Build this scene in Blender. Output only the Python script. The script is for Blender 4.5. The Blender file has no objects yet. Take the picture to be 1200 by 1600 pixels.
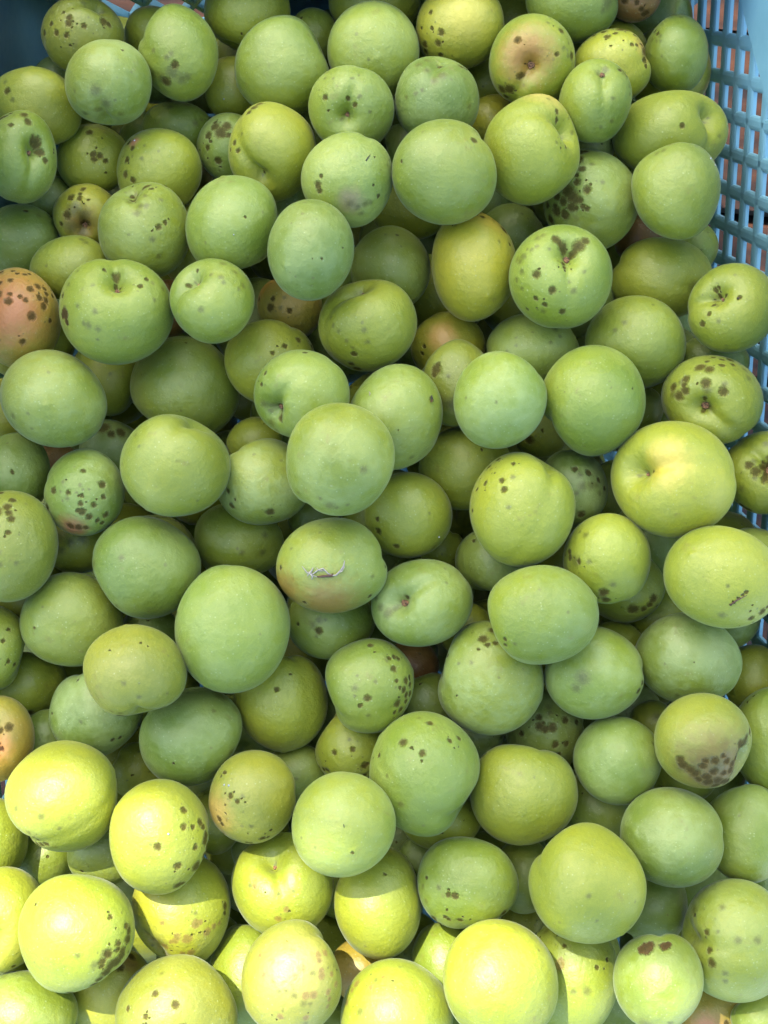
import bpy, bmesh, math, random
import numpy as np
from mathutils import Vector, Matrix

S = bpy.context.scene
random.seed(7)
RNG = np.random.default_rng(11)

# ------------------------------------------------------------------ camera
F = 2400.0                         # focal length in photo pixels (photo 1200 x 1600)
Zc = np.array([90., -860., 2400.]); Zc /= np.linalg.norm(Zc)      # world up seen in camera axes
Yc = np.array([.2875, 2.821, 1.0]); Yc -= Zc * Yc.dot(Zc); Yc /= np.linalg.norm(Yc)
Xc = np.cross(Yc, Zc)
R = np.array([Xc, Yc, Zc])         # camera axes -> world
D0 = 0.56
CAM = np.array([0., 0., 0.27]) - R @ np.array([0, 0, -D0])
cd = bpy.data.cameras.new('camera'); cam = bpy.data.objects.new('camera', cd)
S.collection.objects.link(cam)
cd.sensor_fit = 'VERTICAL'; cd.sensor_height = 36.0; cd.lens = F / 1600 * 36.0
cd.clip_start = 0.02; cd.clip_end = 400
M4 = Matrix([list(R[0]) + [CAM[0]], list(R[1]) + [CAM[1]], list(R[2]) + [CAM[2]], [0, 0, 0, 1]])
cam.matrix_world = M4
S.camera = cam
def ray(px, py):
    return R @ np.array([(px - 600) / F, (800 - py) / F, -1.0])
def at(px, py, depth):
    return CAM + depth * ray(px, py)

# ------------------------------------------------------------------ light
sun_cam = np.array([-.30, .50, .81]); sun_cam /= np.linalg.norm(sun_cam)
SUN = R @ sun_cam
elev = math.asin(SUN[2]); azim = math.atan2(SUN[0], SUN[1])
W = bpy.data.worlds.new('World'); S.world = W; W.use_nodes = True
nt = W.node_tree; bg = nt.nodes['Background']
sky = nt.nodes.new('ShaderNodeTexSky'); sky.sky_type = 'NISHITA'; sky.sun_disc = False
sky.sun_elevation = elev; sky.sun_rotation = azim
sky.dust_density = 1.2; sky.ozone_density = 0.3; sky.air_density = 1.0
nt.links.new(sky.outputs[0], bg.inputs[0]); bg.inputs[1].default_value = 0.15
sl = bpy.data.lights.new('sun', 'SUN'); so = bpy.data.objects.new('sun', sl); S.collection.objects.link(so)
sl.energy = 2.0; sl.angle = math.radians(0.53); sl.color = (1.0, .95, .84)
so.rotation_euler = Vector(SUN).to_track_quat('Z', 'Y').to_euler(); so.location = (0, 1, 3)
S.view_settings.view_transform = 'Standard'; S.view_settings.look = 'None'
S.view_settings.gamma = 1.0; S.view_settings.exposure = 2.28

# ------------------------------------------------------------------ helpers
C = S.collection
def mesh(name, V, Fc, mat=None, smooth=False, parent=None, loc=None):
    me = bpy.data.meshes.new(name); me.from_pydata([tuple(map(float, v)) for v in V], [], [tuple(f) for f in Fc]); me.update()
    bm = bmesh.new(); bm.from_mesh(me); bmesh.ops.recalc_face_normals(bm, faces=bm.faces); bm.to_mesh(me); bm.free()
    if smooth: me.shade_smooth()
    o = bpy.data.objects.new(name, me); C.objects.link(o)
    if mat: me.materials.append(mat)
    if parent: o.parent = parent
    if loc is not None: o.location = tuple(map(float, loc))
    return o
def empty(name, loc=(0, 0, 0)):
    o = bpy.data.objects.new(name, None); C.objects.link(o); o.location = tuple(map(float, loc)); o.empty_display_size = .02
    return o
def tag(o, label=None, cat=None, group=None, kind=None):
    if label: o['label'] = label
    if cat: o['category'] = cat
    if group: o['group'] = group
    if kind: o['kind'] = kind
    return o
def nn(t, typ, **kw):
    n = t.nodes.new(typ)
    for k, v in kw.items():
        if k.startswith('i_'):
            key = k[2:]; n.inputs[int(key) if key.isdigit() else key].default_value = v
        else: setattr(n, k, v)
    return n

# ------------------------------------------------------------------ the plum table (photo pixels: cx, cy, rx, ry, angle, level, colour)
PL = """
1 128 55 63 60 0 5 V
2 242 57 46 46 0 3 Y
3 279 86 62 74 8 6 G
4 172 130 66 67 0 6 P
5 387 20 68 63 0 4 Y
6 366 138 47 50 0 3 Y
7 55 168 68 62 0 4 Y
8 440 104 74 76 0 6 G
9 490 57 38 42 0 2 G
10 583 80 73 76 0 6 P
11 586 5 70 62 0 4 Y
12 718 42 71 66 0 5 W
13 548 168 66 66 0 6 G
14 683 160 68 66 0 6 D
15 832 97 68 71 0 6 Y
16 893 3 72 60 0 4 G
17 990 -8 45 42 0 3 R
18 966 76 45 44 0 2 Y
19 958 105 60 57 0 4 W
20 1056 84 50 60 -8 4 G
21 930 160 57 64 -15 6 G
22 766 190 40 42 0 2 W
23 1045 210 87 67 10 5 Y
24 1057 299 69 77 0 6 G
25 828 236 76 85 0 6 Y
26 694 270 80 78 0 7 G
27 543 281 71 72 0 7 P
28 424 237 68 78 8 6 Y
29 360 232 50 52 0 4 P
30 277 206 57 49 0 3 G
31 148 250 59 55 0 4 Y
32 246 265 67 66 0 5 Y
33 31 248 60 71 0 6 G
34 136 337 51 49 0 4 W
35 226 362 69 73 0 5 G
36 365 352 71 79 -15 6 P
37 487 391 66 79 0 7 D
38 613 421 63 66 0 4 G
39 640 322 64 57 0 1 Y
40 744 416 69 85 0 6 W
41 797 370 52 50 0 1 G
42 922 314 73 78 0 5 P
43 876 431 79 80 0 7 G
44 1034 436 77 62 0 4 Y
45 1085 386 36 38 0 2 G
46 992 533 82 71 0 5 G
47 1143 483 71 70 0 6 Y
48 1111 624 81 71 0 6 Y
49 832 549 71 61 0 4 P
50 925 624 79 84 0 7 G
51 782 624 73 75 0 7.3 P
52 714 598 57 67 0 5 V
53 700 541 55 53 0 4.5 W
54 575 508 77 73 0 6 Y
55 456 480 51 53 0 3 O
56 421 567 69 65 0 6 Y
57 472 619 76 71 -10 6 G
58 619 653 73 82 -10 6 P
59 531 717 86 89 0 8 G
60 411 755 75 67 -15 6 P
61 398 690 45 38 0 3 Y
62 272 727 84 83 -20 7 G
63 288 605 86 77 -20 5 G
64 332 472 65 67 -20 6 G
65 181 487 88 81 0 7 G
66 32 499 65 77 0 5.5 O
67 110 420 64 48 10 4 Y
68 30 375 62 55 0 4 D
69 265 482 38 45 0 1 R
70 87 626 83 75 -25 7 P
71 165 590 56 62 0 3 Y
72 8 640 46 52 0 3 W
73 175 705 50 51 0 2 D
74 20 745 56 68 -10 5 D
75 85 730 36 40 0 1 R
76 132 769 63 67 0 6 P
77 15 856 75 87 0 6 V
78 124 846 58 52 0 3 Y
79 229 886 85 79 -10 7 D
80 370 845 72 61 0 4 G
81 362 982 88 97 0 7 P
82 111 970 79 75 0 6 G
83 -12 1010 54 66 0 5 G
84 40 1068 60 52 0 3 Y
85 212 1050 79 75 0 7 V
86 150 1109 70 69 0 5 D
87 299 1150 82 74 0 5 D
88 437 1091 75 81 20 5 Y
89 516 972 70 58 0 4 G
90 518 886 87 76 0 7 P
91 636 805 69 67 0 5 Y
92 728 731 72 66 0 4 Y
93 817 795 80 87 -5 7 Y
94 893 764 57 64 0 5 D
95 845 672 45 42 0 1 Y
96 1000 640 38 38 0 2 G
97 1054 750 96 90 -10 7 W
98 1191 738 61 63 0 5 Y
99 1125 899 88 77 -5 7 Y
100 1178 885 62 62 0 4 G
101 948 875 69 72 0 6.5 Y
102 975 915 62 60 0 4 Y
103 846 958 86 78 0 7.5 G
104 770 877 58 55 0 4 D
105 690 858 34 36 0 2 Y
106 662 941 79 70 10 6.5 P
107 728 985 40 45 0 3 Y
108 763 1059 86 89 0 6 P
109 576 1071 69 71 0 6 G
110 645 1040 40 40 0 2 R
111 925 1052 76 70 -10 6 P
112 962 1004 40 36 0 3 Y
113 1074 1028 82 71 -10 6 D
114 1140 965 48 48 0 3 D
115 1176 1060 50 51 0 3 Y
116 1205 1155 60 82 0 5 G
117 1098 1157 77 72 -10 7 V
118 1020 1130 36 36 0 2 Y
119 985 1107 46 40 0 1 D
120 967 1187 69 67 0 6 D
121 850 1140 62 70 0 4 D
122 665 1207 87 95 0 7 G
123 818 1237 84 80 0 6 Y
124 551 1165 57 62 0 4 Y
125 462 1206 48 46 0 3 G
126 394 1247 68 70 0 6 V
127 534 1287 80 81 -15 7 P
128 100 1246 89 87 0 7 Y
129 250 1305 79 87 0 7 Y
130 -5 1157 58 68 0 5 O
131 74 1150 42 42 0 3 D
132 215 1205 42 45 0 2 Y
133 335 1282 46 52 0 3 Y
134 -16 1313 57 68 0 5 Y
135 70 1338 50 48 0 2 G
136 165 1330 59 55 0 4 G
137 283 1421 77 84 0 5.5 W
138 0 1441 72 80 0 5 W
139 120 1456 90 88 0 7 Y
140 441 1386 80 77 0 6 Y
141 388 1530 64 90 0 4 Y
142 592 1410 71 88 0 6 Y
143 729 1378 76 72 0 6 G
144 38 1586 81 68 0 6 G
145 457 1531 81 88 0 7 V
146 175 1550 68 70 0 4 W
147 275 1583 93 86 0 7 V
148 617 1592 89 89 0 7 Y
149 783 1532 93 92 0 8 Y
150 695 1512 55 70 0 4 G
151 893 1522 76 92 0 5 Y
152 915 1382 88 93 25 7 Y
153 820 1366 45 60 0 3 G
154 1049 1307 80 76 0 7 D
155 935 1260 58 56 0 3 G
156 1070 1214 50 42 0 3 G
157 1165 1301 69 77 0 5 G
158 1016 1416 57 61 0 4 D
159 1148 1466 86 94 0 6.5 G
160 1030 1531 67 74 0 7 G
161 1113 1580 54 50 0 4 O
162 1190 1592 46 40 0 4 G
163 566 1516 50 48 0 3 O
164 640 1476 50 50 0 2 G
165 628 1312 40 42 0 2 D
166 690 1282 60 46 0 3 Y
167 815 1447 36 36 0 2 Y
168 26 1524 46 38 0 4 Y
169 668 1096 48 46 0 3 D
170 742 1146 48 44 0 2 D
171 490 808 40 36 0 2 D
172 236 988 46 42 0 3 D
173 920 226 40 36 0 3 D
174 1000 374 38 40 0 2 R
175 1130 842 50 42 0 2 Y
176 1110 566 58 46 0 3 D
177 1030 965 50 46 0 3 Y
178 90 122 38 34 0 2 D
179 76 312 45 40 0 2 D
180 450 312 38 38 0 3 D
181 765 132 44 44 0 1 Y
182 660 1346 40 42 0 2 D
183 1193 1388 40 34 0 2 D
184 632 232 34 40 0 2 D
185 398 1330 38 36 0 2 D
"""
P = {}
for ln in PL.strip().splitlines():
    q = ln.split(); P[int(q[0])] = [float(v) for v in q[1:7]] + [q[7]]
IDS = list(P)

TO = dict(A=(0, 0), B=(390, 0), C=(780, 0), D=(0, 390), E=(390, 390), F=(780, 390), G=(0, 790), H=(390, 790), I=(780, 790), J=(0, 1180), K=(390, 1180), M=(780, 1180))
K_ = 420 / 1200
def tp(t, x, y): return TO[t][0] + x * K_, TO[t][1] + y * K_
# spots:  id tile kind x,y,r ...
SP = """
1 A d 262,32,14 362,10,14 253,148,10 212,177,10 313,105,8 346,135,12 341,160,12 282,194,11 330,207,10 409,170,10 490,133,17 508,140,12 306,142,3
1 A f 397,37,12 257,95,8
3 A f 709,275,10 628,278,12 771,310,12 790,295,12 700,365,20 740,385,25 790,370,28 830,390,22 855,380,16
3 A d 760,400,18 805,340,14
4 A f 460,450,22 500,500,22 455,525,16 398,522,14 555,533,12 370,440,8
4 A d 571,265,5
7 A d 73,453,12
7 A f 62,410,9 97,492,10 20,492,18
33 A d 30,550,14 50,548,10 10,560,12 15,515,8 70,520,8 72,536,8 132,550,14 152,580,14 87,600,10 205,645,18 228,700,16 238,740,12 190,640,14 215,660,14
31 A d 341,602,8 424,621,12 447,727,11 475,730,12 450,747,11 498,750,10 482,646,4
32 A d 600,602,9 585,657,10 609,693,9 584,744,13 581,810,13 525,815,11 620,835,11
32 A f 615,612,8 671,689,8 662,748,9
30 A f 768,475,18 777,512,14 850,490,14 912,560,10 890,580,14
29 A d 975,600,16 945,632,14 1000,625,22 1025,600,18 940,685,10 955,662,7 985,745,14 975,580,8 1010,640,12 1035,640,10
28 A d 1145,510,14 1165,490,14 1120,535,10 1055,665,10 1038,692,7 1070,706,9 1180,465,10
28 A f 1090,636,9
34 A d 392,870,10 382,912,10 383,893,8 342,909,12 268,1035,10 325,985,14 400,1035,20 295,1015,8
34 A f 360,960,30 395,990,30 340,1040,30 380,1060,25
35 A d 605,885,18 665,848,14 590,858,10 693,873,9 744,845,12 758,1027,8 732,1048,11
35 A f 598,922,12 672,908,10 735,930,9 641,988,16 682,960,12 655,958,12 708,1100,12 507,885,12 728,1165,12
36 A d 1113,1009,6
36 A f 1185,1170,12 967,795,10
68 A d 140,955,9
68 A f 195,975,12
67 A f 380,1085,12 400,1100,12
8 B f 275,195,9 268,130,10 300,175,14 150,97,10
11 B f 655,8,12 795,15,8
12 B d 795,94,9 757,152,7 804,170,8 848,195,12 835,232,12 778,220,14 780,245,12 848,270,9
13 B d 340,475,11 475,515,10 443,485,8 351,535,5
13 B f 350,350,12 342,382,9 380,393,7 463,396,7 495,478,10 538,540,7 490,378,6
14 B d 849,315,12 938,328,10 957,332,8
14 B f 757,333,16 790,303,14 790,365,12 850,395,18 818,415,14 971,508,12 700,470,10 740,465,10 770,455,8
27 B d 318,860,14 332,825,7 324,880,10 556,740,4 552,858,5 575,900,9
27 B f 520,935,18 500,970,12 485,950,14 540,930,12 581,790,5 450,940,20
26 B d 992,667,13 682,752,6
26 B f 773,633,6
38 B d 658,1073,6
38 B f 606,1073,6 675,1130,5
40 B d 1015,963,14 1032,993,10 1095,970,12 1140,1030,18 1163,1104,8 1190,1085,8 912,993,10
40 B f 1103,1105,8 918,1040,7
15 C d 66,233,13 258,187,12 305,285,14 237,295,8 120,350,14 40,420,18 15,410,16 75,390,14 10,465,10
15 C f 198,156,9 265,265,9 288,236,7 285,290,8
16 C f 465,60,26 445,85,14 480,45,14 150,5,12
17 C d 545,35,12 598,45,9 640,75,14 620,65,10
19 C d 530,157,18 550,160,12 572,150,10 583,168,10 455,165,12 463,198,12 502,183,9 415,178,8 588,190,8 571,243,8 595,243,7 618,235,7 635,262,18 640,300,12 632,300,10 642,326,8
20 C d 692,183,9 683,160,7
20 C f 770,85,16 805,75,12 793,103,9 668,200,10 685,215,9 700,222,8 700,200,8 706,287,6
21 C f 540,345,22 550,360,14 430,350,16 460,330,16 445,345,14 485,480,9 490,573,10 440,600,8 563,412,8 568,445,8
21 C d 525,340,8
25 C d 252,518,10 265,545,9 300,688,8 260,705,4 288,590,10
25 C f 213,575,10 238,683,8 208,473,9
23 C d 772,618,9
23 C f 962,634,9 722,545,5
24 C f 770,650,20 712,695,12 685,705,12 745,665,12
42 C d 330,750,18 345,742,10 350,710,14 370,705,10 322,855,11 365,893,12 283,822,10 310,790,14 270,800,12 345,795,11 295,735,8 322,824,8 240,870,10 243,905,12 285,890,20 300,915,20 315,930,16 265,930,14 300,960,16 240,965,16 225,990,14 270,980,12 332,935,12 348,962,9 365,971,8 318,965,8 275,990,14 235,945,10 210,930,10
42 C f 390,775,8 430,860,8 205,890,10 255,770,8
43 C d 233,1085,16 265,1105,20 345,1110,24 370,1095,16 325,1130,18 250,1095,14 292,1145,14
43 C f 160,1090,14 180,1075,12 200,1137,9 155,1130,10 135,1145,10 120,1140,8 100,1170,12 80,1180,12
43 F d 150,140,14 265,80,10 270,105,9 188,265,10 150,238,9 215,210,14 265,298,12 120,270,7
43 F f 75,150,10 95,120,12 95,190,10 292,180,8 310,217,14 360,130,8 185,290,12 90,75,16 105,60,12
44 F f 895,30,10 840,190,22 850,205,16
47 F d 905,263,8 917,175,10 937,165,7 962,203,9 886,345,11 901,306,8 1028,241,9 925,195,8
47 F f 900,225,20 943,340,10 925,270,9 940,220,8
46 F f 526,348,12 487,380,10 660,270,7
46 F d 733,235,6
49 F f 132,387,6 208,435,8 62,447,7 232,375,12 250,405,8 60,412,6
48 F d 902,546,15 866,532,16 964,525,10 1018,490,12 1022,518,9 977,489,9 941,478,8 880,610,15 955,650,14 767,663,16 801,587,13 790,640,14 790,615,10 862,750,10 870,725,18 868,678,9 905,500,8 750,620,14
48 F f 1079,587,12 1075,540,12 1020,548,6 960,620,12 885,640,16 780,600,12 745,655,14 900,740,18 1120,545,10
98 F d 1080,967,12 1106,995,16 1140,970,14 1165,960,14 1175,990,24 1147,1030,14 1184,1060,13 1150,1010,10 1180,930,14 1195,960,14 1140,945,8 1100,1160,14 1060,1165,10
98 F f 1100,945,10 1101,1025,9 1160,875,12 1195,1010,12 1060,1065,10
97 F d 620,985,8
97 F f 600,1000,14
94 F d 318,985,11 380,1000,12 430,1030,10 460,1068,10 350,1185,14
94 F f 340,1010,12 350,1060,20 390,1055,18 415,1055,12 325,1090,12 430,1090,10
95 F d 125,855,16 95,845,8 180,815,6 90,845,10
93 E d 1167,964,9 1112,1034,11 1121,1074,12 1047,1048,9 1017,1075,8 1105,930,10 1060,965,9 1000,1165,8
93 E f 1158,1020,11 1074,985,9 1140,1150,10
51 E f 960,672,8 1087,694,7
52 E d 828,548,20 835,530,12 820,570,12
52 E f 880,578,10 850,690,30 890,700,25 905,690,20
53 E d 770,472,9 778,445,7
53 E f 740,500,12
54 E f 363,323,9 377,358,9 401,385,9 438,428,10 515,384,12 528,432,12 462,457,10 490,170,40 515,185,20
54 E d 468,485,12 455,520,12 480,545,16
55 E d 112,235,10 101,275,15 185,294,11 100,115,12 53,230,8
55 E f 146,279,10 163,232,10 70,320,8
56 E d 224,415,11 168,447,9 116,480,8 280,435,8
57 E d 80,565,8 60,612,8 253,474,8 95,730,14 115,750,12 125,780,14
57 E f 50,700,20 70,720,18 90,790,20 110,830,14
58 E d 660,815,3
58 E f 725,942,12
59 E f 513,988,16 365,1140,20 395,1148,12 440,1138,9 320,1110,10 225,1085,10 290,1145,8
60 D d 1028,1080,10 1042,1145,12 985,1055,8
60 E d 103,1173,16
92 E d 1022,903,4
91 H d 655,178,12 575,113,12 569,60,8
91 H f 820,183,12 795,35,7
64 D f 960,126,9 1003,145,12 1015,170,10 920,291,11 1005,75,14 1095,178,12 1078,195,9 1060,115,12
64 D d 825,155,9 880,85,6
65 D r 312,305,24 320,340,14 300,310,14
65 D d 305,223,9 545,100,18 550,130,12 578,168,10 489,100,7 677,152,8 660,180,9
65 D f 340,180,9 380,124,7 448,182,9 385,277,10 466,306,12 430,365,16 410,355,12 475,382,14 465,425,9 700,170,9 712,243,9 732,190,10
66 D d 25,126,12 82,118,8 135,130,9 150,125,8 43,230,12 88,264,13 42,178,8 195,185,12 170,203,12 155,255,10 232,245,12 181,321,15 225,272,12 5,350,12 20,195,8 85,165,10 7,175,10 37,293,10 3,412,12 37,418,8 140,430,11 250,330,9 92,232,8 208,238,12 230,215,10 135,242,7 105,130,7 250,215,9 220,190,9
70 D f 100,750,12 175,743,8
71 D f 520,570,9
73 D d 480,800,24 520,830,14 560,820,18
74 D d 96,997,8 165,1118,9
74 D f 60,868,6
76 D d 402,992,9 272,1078,13 480,1053,12 402,1100,7 485,1105,8 448,1138,10 395,1135,10 343,1087,10 235,1150,12 395,1165,10
76 D f 393,1055,8 380,1087,7 318,1040,8 307,1084,6 337,1112,9 475,922,10 315,1122,6 430,1072,6 405,1075,6
76 G d 400,25,14 425,45,12 385,20,10 470,70,9 455,60,8 490,35,12 340,85,14 375,90,14 405,90,10
62 D f 628,835,9 555,960,7 648,885,8
77 G d 27,28,20 70,10,14 83,32,12 97,57,13 12,137,14 88,115,10 5,105,10
77 G f 50,202,12 54,256,13 121,250,11
77 D d 85,1125,12 72,1150,14 15,1095,16
78 G f 300,140,30 290,190,20 345,160,18 310,195,16 400,140,20
79 G f 437,255,14 430,270,10 575,225,14 540,440,12
80 G f 1200,130,14 1097,207,12 1190,210,16
81 G f 805,475,14
82 G d 200,532,5
82 G f 230,442,6
83 G d 50,593,8 66,683,8 65,545,8 85,700,8
84 G d 150,915,16
86 G d 253,916,6 365,760,7 555,1022,8 527,1028,8
86 G f 394,942,9
85 G d 543,938,14 557,950,10 745,905,9 650,590,5 687,608,4 510,627,4
85 G f 518,905,10 553,918,12 652,830,9 766,825,9 690,915,14 655,770,4 590,770,12
87 G f 968,901,10 1045,1080,16 985,850,30 1060,900,20
87 G d 805,1115,4
90 H d 147,274,9 246,432,9 540,402,9 604,270,6
90 H f 198,190,8 550,310,10
89 H d 315,547,14 228,517,7
89 H f 320,500,14 302,573,8 345,495,8 290,520,14
106 H d 648,427,14 675,390,10
106 H f 605,475,20 580,450,16 570,410,10 620,455,16
88 H d 134,795,10 195,730,5
88 H f 130,660,18 180,665,18 290,720,14
109 H d 638,717,12 655,678,9 530,835,12 498,868,8 650,767,8 683,807,12 695,833,11 657,866,15 690,770,12 710,790,12 672,895,12 645,905,8 690,915,10 620,675,8 640,672,8 540,622,10 664,797,8 712,830,10 705,760,10 672,935,12 695,860,10
109 H f 475,792,14 563,763,9 532,910,9 475,825,8 483,740,7 610,680,12
108 H d 1032,577,18 1050,600,10 1075,545,14 1085,595,10 1008,620,5 905,832,4 868,655,9 845,670,10
108 H f 975,677,10 920,685,7 838,740,8 850,680,12
107 H f 1045,525,12 1070,545,12
103 H d 1137,580,8 1140,605,8
103 I d 22,580,8
103 I f 62,600,8
101 I d 300,230,12 445,385,18 460,420,16 300,205,12 335,245,10
101 I f 370,130,14 350,115,9 375,245,12 485,350,12 440,400,24 320,245,24
102 I d 575,455,20 660,405,16 620,450,12 645,430,12
99 I d 1085,482,12 1130,453,14 1155,430,10 1020,402,6 1000,418,6 1038,388,6 1050,376,8 988,432,5
99 I f 960,475,16 1180,290,10 970,350,10
104 H d 992,152,8
104 H f 995,125,7
111 I d 605,778,10 590,810,10
111 I f 345,750,30 320,795,20
113 I d 825,680,3
113 I f 770,838,12
121 I d 272,935,12 165,960,16 185,972,14 215,965,16 230,1038,13 277,1035,11 246,1085,10 88,997,10 325,950,10 160,925,12
121 I f 210,905,14 205,885,14 340,1000,12
118 I f 690,930,20
117 I d 1050,1040,14 1075,1050,20 1100,1030,20 1110,1060,18 1085,1070,18 1095,1090,14 1115,1000,12 1060,1060,12 1070,1100,12 880,1105,10 920,1105,13 975,1110,11 918,1155,13 955,1085,8 1000,1160,12 870,1130,12 820,1150,16 790,1130,16 840,1165,16 890,1180,14 780,1110,14 860,1190,12 1010,1130,12 1035,1110,12 965,1165,10 1025,1180,14 940,1195,14
117 I f 780,1140,24 850,1140,24 930,1130,24 1120,970,12 900,1090,12 1040,1080,14
117 M d 940,105,16 900,85,16 970,90,14 1000,110,14
120 I f 670,1045,8 405,980,6
120 M f 580,185,18
116 I d 1095,870,6 1127,845,5
122 H d 683,1031,15 766,1069,12 802,950,12 891,1019,10 937,1013,9 575,1098,9
122 H f 755,937,8
122 K f 612,62,9 675,175,14
122 K d 880,328,10 995,225,8
124 H d 385,1078,10 464,1061,9 515,1135,13 525,1130,9 337,1160,9 353,1163,9 515,1180,9 320,1155,8
124 H f 450,1020,8 385,1172,8
125 K f 215,85,10
126 J d 1018,65,8 1049,149,10 1079,171,9 1023,190,4 995,260,12 1005,280,10 1005,335,9 1112,369,9 1130,381,8 1180,345,12
126 J f 1100,147,8 1137,280,9
126 K d 64,345,10 90,341,8 10,370,9
127 K f 196,240,9 210,395,12
127 K d 462,380,6
128 J d 185,360,12 150,388,14 130,385,10 185,393,14 235,380,12 210,388,12
128 J f 127,198,12 240,225,14 117,308,12 175,303,12 313,282,10 135,347,12 275,397,12 70,265,10 160,395,20 100,375,12
129 J d 839,217,11 843,283,10 739,359,12 879,291,8 887,377,9 818,446,12 885,463,16 890,475,12 810,538,14 825,535,10 922,360,14 925,340,12 918,425,12 930,390,12 905,280,12 915,300,10
137 J p 898,695,16 915,690,10 862,757,18 822,750,12 943,740,16 970,720,12 990,715,10 765,803,14 838,828,10 873,827,14 810,765,12 795,770,10 760,685,9 820,740,12
137 J d 1010,650,14 1010,680,10 905,895,12 680,830,16
137 J f 897,650,8 740,790,30 720,850,20 670,770,30
138 J d 25,748,14 90,910,10
139 J d 517,685,8 570,735,10 546,795,10 512,830,14 545,820,9 578,790,14 555,855,16 520,885,18 500,915,18 490,860,12 535,870,12 470,945,12 445,975,12 510,900,14 580,760,12 540,880,16 560,830,12 185,632,5 335,1015,10 485,880,9
139 J f 460,870,14 395,825,9 500,830,16 580,740,12
140 K p 142,680,14 178,636,12 38,540,14 150,745,10 190,740,14 260,705,9
140 K f 15,540,10 213,717,10 145,565,9
142 K d 605,490,6
142 K f 567,885,12
143 K d 905,581,13 876,577,9 788,522,7 867,690,9 882,702,9 932,700,10 1118,668,12 1128,706,9 825,700,12 850,730,12 870,745,12 830,710,10 990,750,14 1010,745,12
143 K f 835,550,12 775,560,10 790,620,12
145 K p 243,888,16 310,850,14 338,852,12 315,870,12 265,1005,16 298,1005,16 359,1005,12 365,1040,10 360,1075,10 368,934,10 73,922,11 50,853,10 325,910,12 210,920,16 170,820,12 200,825,14 390,985,12 151,1103,13 265,1110,13 175,895,22 190,905,16 328,930,14
145 K f 291,913,12 215,1003,14 175,980,10 145,983,9 118,945,10 110,860,12 255,1040,14 262,1142,12 161,1070,7 165,940,12 285,1045,10 200,950,10 255,1180,10
147 J d 719,1003,12 815,1041,14 683,1094,10 679,1138,12 851,1141,16 592,1080,10
147 J f 740,938,10
148 K p 480,1000,16 543,995,12 433,1075,12 540,1190,12 597,957,8 460,1025,10
148 K f 495,1087,16 445,1185,18 565,970,10
149 K f 908,1130,9
149 M f 215,1165,14
151 M p 245,870,20 145,790,12 250,850,9
151 M d 412,886,9 464,868,8 270,800,9
151 M f 362,983,18 303,986,12 240,895,14 200,760,14
152 M f 405,685,8 365,565,10
154 M f 755,548,8 995,410,8
158 M f 722,670,5
159 M d 886,742,12 891,818,12 905,870,16 845,690,8
159 M f 1010,758,16 1097,757,16 960,908,12 965,948,12 830,660,20 930,730,9 845,760,12 870,890,12 960,635,14
160 M r 640,835,26 625,840,20 655,825,18 720,823,18 735,820,12
160 M f 640,1150,30 735,1137,12 775,1190,16
161 M d 1050,1125,12 1030,1160,12 985,1150,10
150 K d 892,837,7
146 J d 600,870,18 555,910,16
130 G d 75,970,16 40,975,12 5,930,14 20,985,10
130 G r 5,1010,14 35,1040,12 50,1065,10
"""
SPOTS = {}
for ln in SP.strip().splitlines():
    q = ln.split(); i = int(q[0])
    for s in q[3:]:
        x, y, r = map(float, s.split(','))
        X, Y_ = tp(q[1], x, y); SPOTS.setdefault(i, []).append((q[2], X, Y_, r * K_))
# stem dimples: id tile x y depth  [suture towards x y]
ST = """
13 B 430 575 .26 460 470
14 B 850 296 .10 800 440
15 C 122 350 .22 60 450
21 C 445 352 .10 440 560
25 C 318 606 .22 230 560
28 B 62 838 .20 0 760
33 A 195 690 .30 165 830
34 A 398 1050 .22 380 900
35 A 600 858 .16 640 1000
1 A 480 50 .20 380 60
23 C 930 540 .20 900 700
43 F 292 28 .26 290 180
47 F 935 215 .24 870 235
48 F 862 722 .24 980 800
54 E 500 160 .16 430 200
57 E 95 738 .22 150 660
64 D 868 128 .22 840 160
65 D 562 152 .26 540 90
85 G 655 945 .14 600 800
98 F 1178 990 .22 1100 900
97 F 565 992 .26 680 968
106 H 645 430 .24 800 330
117 I 1098 1110 .22 1040 1190
137 J 680 842 .26 720 900
138 J 22 750 .16 10 900
140 K 105 420 .24 150 520
130 G 0 985 .24 40 1060
4 A 480 575 .10 480 400
122 K 1000 240 .10 900 250
8 B 355 205 .12 250 120
62 D 905 752 .10 800 820
128 J 20 330 .10 120 350
159 K 1060 700 .12 1100 700
93 E 1330 925 .08 1320 1100
"""
TI = """
10 B 572 316
37 E 172 97
40 E 1052 222
42 C 560 995
46 F 698 312
59 E 465 718
70 D 257 710
79 G 838 140
82 G 200 532
99 I 828 215
103 I 428 408
113 I 758 540
127 K 462 380
152 M 530 768
154 M 588 320
149 K 1095 742
81 G 935 778
32 A 617 657
91 E 752 1077
88 H 155 1085
51 E 1010 855
36 A 1000 800
101 I 480 50
"""
STEM, TIP = {}, {}
for ln in ST.strip().splitlines():
    q = ln.split(); STEM[int(q[0])] = (tp(q[1], float(q[2]), float(q[3])), float(q[4]), tp(q[1], float(q[5]), float(q[6])))
for ln in TI.strip().splitlines():
    q = ln.split(); TIP[int(q[0])] = tp(q[1], float(q[2]), float(q[3]))
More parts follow.
